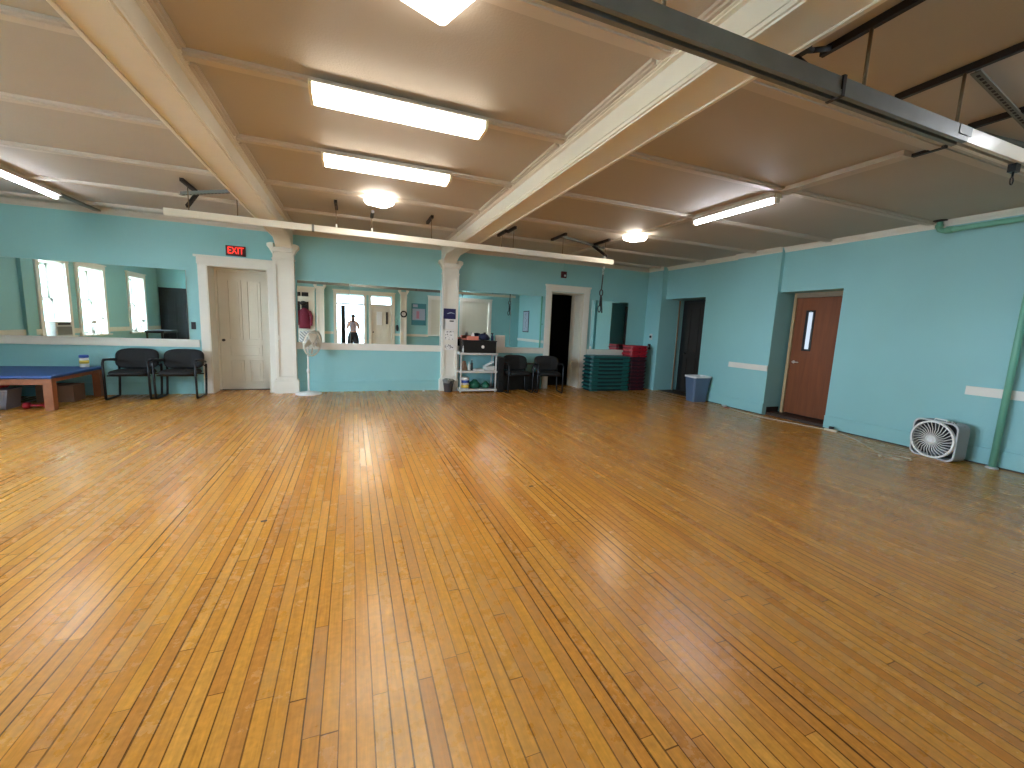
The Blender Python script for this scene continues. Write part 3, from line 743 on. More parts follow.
e = thing('filler_bag', 'black filler bag added for darkness under the middle of the blue table', 'bag', (-5.3, 8.4, 0), .2)  # made-up filler, its black deepens the dark under the table
m = MB().lathe([(.02,-.3),(.12,-.29),(.15,-.2),(.155,0),(.15,.2),(.12,.29),(.02,.3)], (0,0,.15), 18, 'x'); m.build('bag_body', 'blackfab', e)
MB().tube([(-.12,-.1,.26),(-.1,-.08,.36),(.1,-.08,.36),(.12,-.1,.26)], .01, 6).build('carry_strap', 'black', e)

# ------------------------------------------------------------------ guest chairs
def arm_chair(label, loc, rz, frame='blackmetal'):
    e = thing('arm_chair', label, 'chair', loc, rz, None)
    # local: front = -y, width along x
    m = MB()
    N = 28; w, d = .272, .245; z0 = .40
    def outline(s_): return [(w*s_*(abs(math.cos(a))**.45)*(1 if math.cos(a)>=0 else -1), d*s_*(abs(math.sin(a))**.45)*(1 if math.sin(a)>=0 else -1)) for a in [2*PI*k/N for k in range(N)]]
    vs = []
    lv = ((.90,z0),(1.0,z0+.02),(1.0,z0+.045),(.94,z0+.068),(.6,z0+.075))
    for s_, z in lv: vs += [(p[0], p[1]-.02, z + (.008*(p[1]/d) if z > z0+.05 else 0)) for p in outline(s_)]
    m.add(vs, [(i*N+j, i*N+(j+1)%N, (i+1)*N+(j+1)%N, (i+1)*N+j) for i in range(len(lv)-1) for j in range(N)], True).add(vs, [tuple(range(N))[::-1], tuple(range((len(lv)-1)*N, len(lv)*N))])
    m.build('seat', 'blackfab', e)
    m = MB(); vs = []; w2, h2 = .295, .172
    def o2(s_): return [(w2*s_*(abs(math.cos(a))**.55)*(1 if math.cos(a)>=0 else -1), h2*s_*(abs(math.sin(a))**.55)*(1 if math.sin(a)>=0 else -1)) for a in [2*PI*k/N for k in range(N)]]
    lv = ((.82,-.045),(.97,-.03),(1.0,-.005),(1.0,.02),(.93,.035))
    for s_, t_ in lv:
        for p in o2(s_):
            z = .648+p[1]; yy = .205 + t_ + (p[1])*.22 - .10*(p[0]/w2)**2*.5
            vs.append((p[0], yy, z))
    m.add(vs, [(i*N+j, i*N+(j+1)%N, (i+1)*N+(j+1)%N, (i+1)*N+j) for i in range(len(lv)-1) for j in range(N)], True).add(vs, [tuple(range(N))[::-1], tuple(range((len(lv)-1)*N, len(lv)*N))])
    m.build('backrest', 'leather', e)
    for s_ in (-1, 1):
        x = s_*.29
        m = MB().tube([(x,.26,.56),(x*1.0,.235,.30),(x,.20,.03),(x,.18,.014),(x,-.22,.014),(x,-.235,.03),(x,-.245,.30),(x,-.25,.60),(x,-.225,.645),(x,-.15,.655),(x,.10,.63),(x,.235,.60)], .018, 8)
        fr = m.build('side_frame', frame, e)
        MB().beam((x,-.20,.665), (x,.12,.648), .045, .022).build('armrest', 'black', fr, bevel=.008)
    for pts in ([(-.285,-.16,.392),(.285,-.16,.392)], [(-.285,.15,.392),(.285,.15,.392)], [(-.285,.25,.52),(-.15,.275,.60),(.15,.275,.60),(.285,.25,.52)]):
        MB().tube(pts, .011, 8).build('cross_bar', frame, e)
    return e
arm_chair('black vinyl arm chair beside the blue treatment table', (-3.43, 8.70, 0), 0)
arm_chair('black vinyl arm chair beside the exit door frame', (-2.78, 8.70, 0), -.03)
arm_chair('black arm chair between the black speaker and the doorway', (3.46, 8.61, 0), .0)
arm_chair('black sled-base arm chair turned in front of the open doorway', (4.19, 8.54, 0), -.18)
e = thing('speaker_cabinet', 'tall black speaker cabinet standing between the cart and the chairs', 'speaker', (3.06, 8.74, 0), 0)
MB().box(-.07,.08,-.16,.16,0,.78).build('cabinet', 'black', e, bevel=.01)
for z in (.2,.48): MB().lathe([(.06,-.165),(.055,-.168),(.02,-.162),(.001,-.162)], (0,0,z), 20, 'y').build('driver', 'blackfab', e)

e = thing('filler_box', 'low black chest against the wall behind the two chairs by the doorway', 'filler box', (3.62, 8.95, 0), 0)  # made-up filler, its black gives the darkness under the chairs
MB().box(-.44,.55,-.055,.055,0,.36).build('filler_body', 'black', e, bevel=.008)
MB().box(-.445,.555,-.058,.058,.36,.40).build('lid', 'blackmetal', e, bevel=.008)

# ------------------------------------------------------------------ shelf cart and what it carries
e = thing('shelf_cart', 'light grey three-tier plastic shelf cart beside the calendar pilaster', 'shelf', (2.56, 8.78, 0), 0)
for z, nm in ((.03,'shelf'),(.43,'shelf'),(.82,'shelf')):
    MB().prism([(-.42,-.18),(.42,-.18),(.43,-.17),(.43,.17),(.42,.18),(-.42,.18),(-.43,.17),(-.43,-.17)], 'z', z, z+.045).build(nm, 'greyplastic', e, bevel=.006)
for x in (-.395,.395):
    for y in (-.15,.15):
        MB().tube([(x,y,0),(x,y,.82)], .018, 10).build('post', 'greyplastic', e)
CX, CY = 2.56, 8.78
e = thing('storage_case', 'large black case with round emblem on the top cart shelf', 'case', (CX+.02, CY-.0, .867), 0)
MB().box(-.39,.37,-.15,.15,0,.26).build('body', 'black', e, bevel=.012)
MB().box(-.40,.38,-.157,.157,.24,.268).build('lid', 'blackmetal', e, bevel=.005)
MB().lathe([(.034,-.006),(.034,0)], (.06,-.15,.13), 20, 'y').build('emblem', 'paper', e)
MB().box(-.02,-.014,-.153,-.15,.02,.24).build('seam', 'ink', e)
e = thing('white_bottle', 'small white bottle standing in front of the black case', 'bottle', (CX-.36, CY-.166, .867), 0)
MB().lathe([(.012,0),(.013,.005),(.013,.09),(.006,.11),(.006,.125),(.004,.13)], n=14).build('body', 'whiteplastic', e)
MB().lathe([(.008,.125),(.008,.145)], n=12).build('cap', 'paper', e)
e = thing('tissue_box', 'salmon pink tissue box on top of the black case', 'tissue box', (CX-.12, CY-.02, 1.135), 0)
MB().box(-.12,.12,-.06,.06,0,.085).build('carton', 'orange', e, bevel=.004)
MB().add([(-.04,-.01,.085),(.04,-.01,.085),(.04,.01,.085),(-.04,.01,.085),(-.01,0,.17),(.03,.01,.155)], [(0,1,5,4),(2,3,4,5),(0,4,3),(1,2,5)]).build('tissue', 'paper', e)
e = thing('folded_cloth', 'navy blue cloth bundled on top of the black case', 'cloth', (CX+.13, CY, 1.135), 0)
m = MB().ball((0,0,.077), .12, 16, (1.05,.75,.62)); m.ball((.08,0,.05), .07, 12, (1,.8,.7)); m.build('cloth', 'navy', e)
e = thing('spray_bottle', 'dark spray bottle standing at the end of the black case', 'bottle', (CX+.33, CY-.02, 1.135), 0)
MB().lathe([(.028,0),(.03,.01),(.03,.09),(.012,.12),(.012,.14)], n=14).build('body', 'navy', e)
MB().box(-.035,.02,-.01,.01,.14,.165).build('nozzle', 'black', e)
e = thing('carton', 'small salmon card sticking out beside the tissue box', 'card', (CX-.30, CY-.03, 1.135), .3)
MB().box(-.06,.06,-.003,.003,0,.035).build('card', 'orange', e)
# middle shelf
z = .477
e = thing('brown_bag', 'crumpled brown bag on the middle cart shelf', 'bag', (CX-.30, CY-.03, z), 0)
m = MB()
random.seed(3)
vs = []
for i in range(5):
    for k in range(12):
        a = 2*PI*k/12; r = (.08-.012*i)*(1+random.uniform(-.18,.18)); vs.append((r*math.cos(a), r*math.sin(a)*.8, i*.05))
m.add(vs, [(i*12+k, i*12+(k+1)%12, (i+1)*12+(k+1)%12, (i+1)*12+k) for i in range(4) for k in range(12)]+[tuple(range(12))[::-1], tuple(range(48,60))]); m.build('bag', 'brownstuff', e)
for i, (dx, r, h, c1, lab) in enumerate(((-.19,.028,.17,'whiteplastic','slim white lotion bottle on the middle cart shelf'),(-.13,.026,.22,'black','dark tall bottle on the middle cart shelf'))):
    e = thing('lotion_bottle', lab, 'bottle', (CX+dx, CY-.05, z), 0)
    MB().lathe([(r,0),(r*1.04,.01),(r*1.04,h*.7),(r*.4,h*.8),(r*.4,h)], n=14).build('body', c1, e)
    MB().lathe([(r*.5,h),(r*.5,h+.02)], n=12).build('cap', 'greyplastic', e)
e = thing('paper_stack', 'loose stack of white papers on the middle cart shelf', 'paper', (CX+.01, CY-.05, z), .1)
MB().box(-.12,.12,-.09,.09,0,.02).build('sheets', 'paper', e)
MB().beam((-.1,-.02,.025),(.11,.03,.03),.15,.008).build('top_sheet', 'greyplastic', e)
e = thing('small_printer', 'grey and white gadget box on the middle cart shelf', 'box', (CX+.28, CY-.02, z), 0)
MB().box(-.12,.10,-.1,.1,0,.10).build('case', 'greyplastic', e, bevel=.01)
MB().beam((-.08,0,.10),(.09,.02,.19),.12,.02).build('flap', 'whiteplastic', e)
# bottom shelf
z = .077
e = thing('cleaning_tub', 'white tub with blue and yellow label on the bottom cart shelf', 'tub', (CX-.28, CY-.06, z), 0)
MB().lathe([(.085,0),(.09,.01),(.092,.21),(.094,.215)], n=22).build('body', 'whiteplastic', e)
MB().lathe([(.092,.02),(.093,.02),(.0935,.09),(.092,.09)], n=22).build('label', 'yellow', e)
MB().lathe([(.0925,.13),(.0935,.13),(.0942,.19),(.092,.19)], n=22).build('upper_label', 'labelblue', e)
MB().lathe([(.096,.215),(.098,.22),(.098,.245),(.09,.25)], n=22).build('lid', 'whiteplastic', e)
for i, (dx, r, lab) in enumerate(((-.04,.12,'bulging dark green bag on the bottom cart shelf'),(.215,.09,'smaller green bag beside the bulging one on the cart'))):
    e = thing('green_bag', lab, 'bag', (CX+dx, CY, z), 0)
    m = MB(); random.seed(11+i); vs = []
    for a_ in range(7):
        t_ = a_/6
        for k in range(14):
            a = 2*PI*k/14; rr = r*(.75+.4*math.sin(PI*min(1,t_*1.05+.12)))*(1-.55*max(0,t_-.6)/.4)*(1+random.uniform(-.08,.08))
            vs.append((rr*math.cos(a), rr*.8*math.sin(a), t_*r*1.6))
    m.add(vs, [(i_*14+k, i_*14+(k+1)%14, (i_+1)*14+(k+1)%14, (i_+1)*14+k) for i_ in range(6) for k in range(14)], True).add(vs, [tuple(range(14))[::-1], tuple(range(84,98))])
    m.build('bag', 'greenbag', e)
e = thing('coiled_cable', 'black cable coiled on the bottom cart shelf', 'cable', (CX+.33, CY-.1, z), 0)
MB().tube([(.05*math.cos(k*.55)*(1+.01*k), .04*math.sin(k*.55), .008+.0012*k) for k in range(34)], .006, 6).build('flex', 'black', e)

# waste basket at the pilaster foot
e = thing('wire_basket', 'small smoky waste bag in a basket at the foot of the pilaster', 'waste basket', (1.93, 8.78, 0), 0)
MB().lathe([(.085,0),(.09,.01),(.12,.24),(.125,.25),(.118,.25),(.085,.015)], n=18).build('basket', 'silverbag', e)
m = MB(); random.seed(5); vs = []
for a_ in range(5):
    for k in range(14):
        a = 2*PI*k/14; rr = (.115,.13,.125,.10,.05)[a_]*(1+random.uniform(-.1,.1)); vs.append((rr*math.cos(a), rr*math.sin(a), (.2,.245,.265,.28,.275)[a_]))
m.add(vs, [(i_*14+k, i_*14+(k+1)%14, (i_+1)*14+(k+1)%14, (i_+1)*14+k) for i_ in range(4) for k in range(14)], True); m.build('liner', 'ac', e)

# things fixed to the pilaster
YP = YB-.148
e = thing('wall_calendar', 'calendar with dark blue picture hung on the pilaster', 'calendar', (1.955, YP, 1.345), 0)
MB().box(-.135,.13,-.012,0,.22,.44).build('picture', 'screen', e)
MB().add([(-.06,-.0135,.34),(.02,-.0135,.37),(.10,-.0135,.345),(.11,-.0135,.33),(.03,-.0135,.345),(-.05,-.0135,.325)], [(0,1,2,3,4,5)]).build('picture_streak', 'posterpale', e)
MB().box(-.135,.135,-.008,0,0,.22).build('page', 'paper', e)
MB().box(-.0,.09,-.0095,-.008,.165,.19).build('month_title', 'ink', e)
e = thing('paper_chart', 'white paper chart taped to the pilaster below the calendar', 'paper', (1.95, YP, .90), 0)
MB().box(-.105,.11,-.005,0,0,.43).build('sheet', 'paper', e)
m = MB(); random.seed(9)
for k in range(60):
    x = random.uniform(-.09,.09); zz = random.uniform(.03,.40); m.box(x, x+random.uniform(.006,.03), -.0065, -.005, zz, zz+random.uniform(.004,.018))
m.build('printing', 'ink', e)
e = thing('standing_card', 'white card leaning on the ledge below the mirror behind the cart', 'card', (3.17, YB-.03, .985), 0)
MB().add([(-.115,-.05+.035,0),(.115,-.05+.035,0),(.115,.005,.27),(-.115,.005,.27),(-.115,-.012,0),(.115,-.012,0),(.115,.008,.27),(-.115,.008,.27)], [(0,1,2,3),(7,6,5,4),(0,4,5,1),(1,5,6,2),(2,6,7,3),(3,7,4,0)]).build('card', 'paper', e)

# ------------------------------------------------------------------ aerobic steps
def aerobic_step(name, label, group, loc, rz, L_, D_, H_, c_top, c_body):
    e = thing(name, label, 'exercise step', loc, rz, group)
    m = MB(); a, b, k = L_/2, D_/2, .05
    def oc(s_): return [((-a+k)*s_,-b*s_),((a-k)*s_,-b*s_),(a*s_,(-b+k)*s_),(a*s_,(b-k)*s_),((a-k)*s_,b*s_),((-a+k)*s_,b*s_),(-a*s_,(b-k)*s_),(-a*s_,(-b+k)*s_)]
    def ringset(levels, m):
        vs = []
        for s_, z in levels: vs += [(p[0], p[1], z) for p in oc(s_)]
        n = len(levels)
        m.add(vs, [(i*8+j, i*8+(j+1)%8, (i+1)*8+(j+1)%8, (i+1)*8+j) for i in range(n-1) for j in range(8)]+[tuple(range(8))[::-1], tuple(range((n-1)*8, n*8))])
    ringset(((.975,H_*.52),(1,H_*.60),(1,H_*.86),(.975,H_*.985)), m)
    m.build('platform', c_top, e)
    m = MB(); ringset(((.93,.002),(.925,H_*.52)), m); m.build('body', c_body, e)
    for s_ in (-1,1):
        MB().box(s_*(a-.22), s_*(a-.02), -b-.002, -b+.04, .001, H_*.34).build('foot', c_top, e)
    return e
words = ['bottom','second from the bottom','third from the bottom','fourth from the bottom','fifth from the bottom','fifth from the top','fourth from the top','third from the top','second from the top','topmost']
first = None; H1 = .0945
w9 = ['bottom','second','third','fourth','middle','fourth from the top','third from the top','second from the top','topmost']
for k in range(9):
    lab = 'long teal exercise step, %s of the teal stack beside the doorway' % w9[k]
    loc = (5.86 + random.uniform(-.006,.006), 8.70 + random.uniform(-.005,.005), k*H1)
    if first is None: first = aerobic_step('exercise_step', lab, 'teal steps stacked by the doorway', loc, 0, 1.14, .42, H1, 'tealstep', 'tealshade')
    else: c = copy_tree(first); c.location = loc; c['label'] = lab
first = None; H2 = .0935
M['redbody'] = mat('dark red plastic', (120,18,36), .5); M['redlowshade'] = mat('deep shaded red plastic', (96,20,38), .55)  # first draws the lines between steps, second carries the lower steps' shade
w12 = ['bottom','second','third','fourth','fifth','sixth','sixth from the top','fifth from the top','fourth from the top','third from the top','second from the top','topmost']
for k in range(12):
    lab = 'red exercise step, %s of the red stack in the corner' % w12[k]
    loc = (6.70 + random.uniform(-.006,.006), 8.74 + random.uniform(-.005,.005), k*H2)
    if first is None: first = aerobic_step('exercise_step', lab, 'red steps stacked in the corner', loc, 0, .50, .42, H2, 'redshade', 'redlowshade')
    else:
        if k == 9: first = aerobic_step('exercise_step', lab, 'red steps stacked in the corner', loc, 0, .52, .42, H2, 'redstep', 'redbody')
        else: c = copy_tree(first); c.location = loc; c['label'] = lab

# ------------------------------------------------------------------ trash bin
e = thing('trash_bin', 'slate blue plastic trash bin with white liner outside the alcove', 'trash bin', (7.10, 6.98, 0), -.12)
def rrect(a, b, k, z): return [(-a+k,-b,z),(a-k,-b,z),(a,-b+k,z),(a,b-k,z),(a-k,b,z),(-a+k,b,z),(-a,b-k,z),(-a,-b+k,z)]
m = MB(); L5 = [(.17,.13,.03,0),(.212,.17,.035,.52),(.222,.18,.04,.525),(.222,.18,.04,.56),(.21,.165,.035,.56),(.16,.12,.03,.02)]
vs = []
for a, b, k, z in L5: vs += rrect(a, b, k, z)
m.add(vs, [(i*8+j, i*8+(j+1)%8, (i+1)*8+(j+1)%8, (i+1)*8+j) for i in range(5) for j in range(8)]+[tuple(range(8))[::-1], tuple(range(40,48))]); m.build('bin_body', 'bin', e)
m = MB(); vs = []
for a, b, k, z in ((.228,.187,.04,.53),(.228,.187,.04,.566),(.206,.160,.035,.568),(.20,.156,.03,.46)): vs += rrect(a, b, k, z)
for i in range(8): vs[i] = (vs[i][0], vs[i][1], vs[i][2]+random.uniform(-.02,.02))
m.add(vs, [(i*8+j, i*8+(j+1)%8, (i+1)*8+(j+1)%8, (i+1)*8+j) for i in range(3) for j in range(8)]); m.build('liner', 'liner', e)

# ------------------------------------------------------------------ fans
def fan_cage(m, R, dep, c, axis, n=40, r=.0022, hub=.05):
    """wire cage in the local xz plane: face at -dep, back at +dep"""
    for k in range(n):
        a = 2*PI*k/n
        for sg in (-1, 1):
            pts = []
            for t_ in (0,.3,.6,.85,1):
                rr = hub + (R-hub)*t_; yy = sg*dep*math.sqrt(max(0,1-t_**3))
                pts.append((c[0]+rr*math.cos(a), c[1]+yy, c[2]+rr*math.sin(a)))
            m.tube(pts, r, 4)
def blades(m, R, c, nb=5, hub=.035, tw=.05):
    for b_ in range(nb):
        a0 = 2*PI*b_/nb; vs = []
        for i in range(5):
            rr = hub + (R-hub)*i/4
            for j, s_ in enumerate((-1,-.3,.4,1)):
                wd = .20+.28*math.sin(PI*(i/4)**.8*.75)
                a = a0 + s_*wd
                for t_ in (-1,1):
                    vs.append((c[0]+rr*math.cos(a), c[1]+s_*tw*(.6+.4*i/4)+t_*.0015, c[2]+rr*math.sin(a)))
        fs = []
        for i in range(4):
            for j in range(3):
                p = (i*4+j)*2; q = p+8
                fs += [(p, p+2, q+2, q), (p+1, q+1, q+3, p+3)]
        m.add(vs, fs, True)
e = thing('pedestal_fan', 'white pedestal fan standing in front of the mirror', 'fan', (-.80, 8.79, 0), 0)
MB().lathe([(.235,0),(.235,.012),(.20,.028),(.06,.045),(.03,.06),(.028,.07)], n=36).build('base', 'whiteplastic', e)
MB().tube([(0,0,.05),(0,0,.86)], [.014,.014], 12).tube([(0,0,.05),(0,0,.45)], .019, 12).build('pole', 'whiteplastic', e)
MB().lathe([(.026,.42),(.028,.44),(.028,.47),(.02,.49)], n=14).build('collar', 'whiteplastic', e)
head = bpy.data.objects.new('fan_head', None); COL.objects.link(head); head.parent = e; head.location = (.06,-.02,.97); head.rotation_euler = (.10,0,.95)
bpy.data.objects.remove(head)
HR = Matrix.Translation((.085,-.03,.975)) @ Matrix.Rotation(1.0, 4, 'Z') @ Matrix.Rotation(.08, 4, 'X')
def hm(m):
    m.v = [tuple(HR @ Vector(p)) for p in m.v]; return m
m = MB(); fan_cage(m, .235, .07, (0,0,0), 'y', 48, .0016, .035)
for rr, yy in ((.235,0),(.235,-.012),(.235,.012)): m.tube([(rr*math.cos(2*PI*k/36), yy, rr*math.sin(2*PI*k/36)) for k in range(36)], .006, 6, True)
hm(m).build('grille', 'fanivory', e)
m = MB(); blades(m, .195, (0,0,0), 4, .03, .035); hm(m).build('blades', 'fanivory', e)
hm(MB().lathe([(.001,-.078),(.035,-.076),(.04,-.07)], (0,0,0), 20, 'y')).build('badge', 'whiteplastic', e)
m = MB().lathe([(.05,.07),(.055,.09),(.05,.17),(.03,.19),(.001,.195)], (0,0,0), 20, 'y'); hm(m).build('motor_housing', 'whiteplastic', e)
MB().tube([(0,0,.84),(0,0,.90),(.005,0,.93)], .02, 10).build('neck', 'whiteplastic', e)

# box fan: leans on the right wall, turned towards the room
e = thing('box_fan', 'grey and white box fan standing on the floor against the teal wall', 'fan', (7.08, 2.88, .0), -PI/2-.17)
# local: face towards -y after rotation; build in xz plane
a = .243
def rr_out(a, k, n=5):
    pts = []
    for cx_, cz_, s0 in ((a-k,a-k,0),(-a+k,a-k,1),(-a+k,-a+k,2),(a-k,-a+k,3)):
        for i in range(n+1):
            t_ = (s0+i/n)*PI/2; pts.append((cx_+k*math.cos(t_), cz_+k*math.sin(t_)+a+.004))
    return pts
def ring_prism(m, po, pi_, y0, y1):
    n = len(po); vs = [(p[0],y0,p[1]) for p in po]+[(p[0],y0,p[1]) for p in pi_]+[(p[0],y1,p[1]) for p in po]+[(p[0],y1,p[1]) for p in pi_]
    fs = []
    for i in range(n):
        j = (i+1)%n; fs += [(i,j,n+j,n+i),(2*n+i,3*n+i,3*n+j,2*n+j),(i,2*n+i,2*n+j,j),(n+i,n+j,3*n+j,3*n+i)]
    m.add(vs, fs, False)
m = MB(); ring_prism(m, rr_out(a,.08), [(p[0]*.95,(p[1]-a)*.95+a) for p in rr_out(a,.08)], -.085, .095); m.build('housing', mat('grey box fan shell', (158,160,164), .45), e)
m = MB(); po = rr_out(a,.08); ring_prism(m, [(p[0]*1.01,(p[1]-a)*1.01+a) for p in po], [(p[0]*.94,(p[1]-a)*.94+a) for p in po], -.095, -.083); m.build('front_rim', mat('pale grey rim', (196,198,200), .4), e)
zc_ = a+.004
m = MB(); n = 44
ring_prism(m, [(.240*math.cos(2*PI*k/n), zc_+.240*math.sin(2*PI*k/n)) for k in range(n)], [(.219*math.cos(2*PI*k/n), zc_+.219*math.sin(2*PI*k/n)) for k in range(n)], -.125, -.09)
m.build('grille_ring', 'whiteplastic', e)
m = MB()
for k in range(30):
    t_ = 2*PI*k/30
    m.tube([(.045*math.cos(t_), -.128, zc_+.045*math.sin(t_)), (.14*math.cos(t_+.10), -.128, zc_+.14*math.sin(t_+.10)), (.224*math.cos(t_+.28), -.115, zc_+.224*math.sin(t_+.28))], .0055, 4)
m.build('grille_bars', 'whiteplastic', e)
MB().lathe([(.05,-.120),(.052,-.134),(.030,-.136),(.028,-.130),(.001,-.130)], (0,0,zc_), 24, 'y').build('hub_cap', 'whiteplastic', e)
m = MB(); blades(m, .20, (0,-.03,zc_), 5, .04, .03); m.build('blades', mat('smoky fan blades', (44,46,50), .4), e)
m = MB(); m.box(-.225,.225,.02,.03,.03,.465); m.build('shade_sheet', mat('fan interior shade', (24,25,28), .6), e)  # sheet added behind the blades, its dark colour is the inner shade
m = MB().tube([(-.07,-.02,.484),(-.06,-.02,.508),(.06,-.02,.508),(.07,-.02,.484)], .008, 8); m.build('handle', 'whiteplastic', e)
for x in (.10,.16): MB().lathe([(.018,.487),(.017,.507)], (x,-.04,0), 14).build('control_knob', 'chrome', e)

# ------------------------------------------------------------------ cords on the floor
def cord(name, pts, r, label, m='cord', cat='cord'):
    cu = []
    P = [Vector(p) for p in pts]
    for i in range(len(P)-1):
        p0 = P[max(0,i-1)]; p1 = P[i]; p2 = P[i+1]; p3 = P[min(len(P)-1,i+2)]
        for k in range(8):
            t_ = k/8; cu.append(.5*((2*p1)+(-p0+p2)*t_+(2*p0-5*p1+4*p2-p3)*t_*t_+(-p0+3*p1-3*p2+p3)*t_**3))
    cu.append(P[-1])
    return tag(MB().tube(cu, r, 6).build(name, m), label, cat)
cord('extension_cord', [(7.16,6.12,.012),(7.02,5.72,.006),(7.05,5.2,.006),(7.16,4.7,.006),(7.2,4.32,.012)], .006, 'beige extension cord running past the brown door to the power strip')
e = thing('power_strip', 'small beige outlet block on the floor beside the brown door recess', 'power strip', (7.22, 4.24, 0), .15)
MB().box(-.03,.03,-.09,.09,0,.035).build('block', 'cord', e, bevel=.005)
MB().box(-.02,.02,-.03,.03,.035,.075).build('plug', 'ink', e, bevel=.004)
cord('fan_cord', [(7.2,4.13,.012),(7.02,3.8,.006),(6.72,3.45,.006),(6.45,3.15,.006),(6.36,3.02,.006),(6.42,2.90,.006),(6.56,2.88,.008),(6.60,3.0,.006),(6.48,3.08,.012),(6.42,2.98,.012),(6.52,2.92,.006),(6.7,2.95,.006),(6.84,2.97,.008)], .0055, 'beige fan cord looping over the floor to the box fan')
e = thing('adapter_plug', 'small beige plug lying beside the looped fan cord', 'plug', (6.32, 3.10, 0), .6)
MB().box(-.035,.035,-.012,.012,0,.022).build('plug_body', 'cord', e, bevel=.004)
MB().box(.035,.055,-.006,-.003,.008,.014).box(.035,.055,.003,.006,.008,.014).build('prongs', 'chrome', e)
e = thing('cable_knot', 'tangle of grey and red cable at the foot of the pilaster corner', 'cable', (7.19, 6.28, 0), 0)
MB().tube([(.03*math.cos(k*.8)-.02, .05*math.sin(k*.8), .008+.0015*k) for k in range(24)], .006, 6).build('flex', 'greyplastic', e)
MB().tube([(-.06,-.04,.006),(-.10,-.10,.006),(-.07,-.16,.006)], .006, 6).build('red_flex', 'redstep', e)
e = thing('floor_outlet', 'small dark floor plug at the foot of the teal wall under the mirror', 'plug', (.72, 8.97, 0), 0)
MB().lathe([(.03,0),(.03,.012),(.02,.022),(.001,.024)], n=14).build('cap', 'black', e)
e = thing('paper_scrap', 'white paper scrap on the floor at the foot of the back wall', 'paper', (1.42, 8.9, 0), 0)
MB().add([(-.02,-.02,.002),(.03,-.01,.004),(.02,.02,.018),(-.025,.015,.01),(0,0,.026)], [(0,1,4),(1,2,4),(2,3,4),(3,0,4),(0,3,2,1)]).build('scrap', 'paper', e)
e = thing('floor_tape', 'small grey tape mark on the varnished floor left of centre', 'tape', (-.604, 3.23, .0), .2)
MB().box(-.02,.02,-.012,.012,0.0002,.0012).build('tape', 'silverbag', e)
e = thing('floor_tape', 'small grey tape mark on the varnished floor in mid room', 'tape', (1.53, 3.34, .0), -.1)
MB().box(-.022,.022,-.010,.010,0.0002,.0012).build('tape', 'silverbag', e)

# ------------------------------------------------------------------ wall fixtures
e = thing('exit_sign', 'red lettered exit sign above the cream door', 'exit sign', (-1.955, YB, 2.51), 0)
MB().box(-.155,.155,-.028,0,0,.18).build('sign_box', mat('sign dark face', (60,20,22), .4), e, bevel=.004)
text_mesh('lettering', 'EXIT', .17, 'redsign', e, (0,-.0305,.09), (PI/2,0,0), .0015, .74)
e = thing('fire_alarm', 'dark red fire alarm above the open doorway', 'fire alarm', (4.71, YB, 2.66), 0)
MB().box(-.07,.07,-.045,0,0,.15).build('alarm_body', 'alarm', e, bevel=.006)
MB().box(0,.045,-.052,-.045,.035,.075).build('strobe', 'whiteplastic', e)
MB().box(-.012,.012,-.02,0,.15,.35).build('conduit', 'teal', e)
e = thing('light_switch', 'black light switch plate between the mirror and the exit door', 'switch', (-2.665, YB, 1.17), 0)
MB().box(-.03,.04,-.01,0,0,.13).build('plate', 'black', e, bevel=.003); MB().box(-.004,.012,-.022,-.01,.05,.08).build('toggle', 'ink', e)
e = thing('thermostat', 'small round thermostat plate on the teal pillar', 'thermostat', (7.2, 8.77, 1.28), 0)
MB().box(-.008,0,-.055,.055,0,.15).build('plate', 'greyplastic', e, bevel=.003); MB().lathe([(.03,-.03),(.032,-.008),(.032,0)], (0,0,.075), 16, 'x').build('dial', 'black', e)
e = thing('light_switch', 'dark switch box on the teal pillar below the thermostat', 'switch', (7.2, 8.79, 1.03), 0)
MB().box(-.03,0,-.04,.04,0,.14).build('plate', 'black', e, bevel=.004); MB().box(-.035,-.03,-.012,.012,.05,.09).build('toggle', 'greyplastic', e)
# pipes on the right wall
e = thing('wall_pipe', 'green painted vertical pipe standing on the floor at the teal wall', 'pipe', (7.235, 2.42, 0), 0)
MB().tube([(0,0,0),(0,0,2.93)], .033, 14).build('riser', 'teal_pipe', e)
MB().lathe([(.06,0),(.058,.01),(.045,.02)], n=18).build('floor_flange', 'greyplastic', e)
MB().box(.03,.1,-.02,.02,1.6,1.64).build('bracket', 'teal_pipe', e)
e = thing('ceiling_pipe', 'green painted pipe running along the top of the teal wall', 'pipe', (7.27, 0, 0), 0)
MB().tube([(0,3.34,ZC-.02),(0,3.34,3.0),(0,3.33,2.965),(0,3.29,2.945),(0,YF+.1,2.945)], .033, 14).build('run', 'teal_pipe', e)
MB().lathe([(.075,ZC-.012),(.075,ZC)], (0,3.34,0), 18).build('ceiling_flange', 'strut', e)
MB().tube([(0,3.34,3.03),(0,3.34,2.99)], .042, 14).tube([(0,3.27,2.945),(0,3.20,2.945)], .042, 14).build('elbow_collar', 'teal_pipe', e)

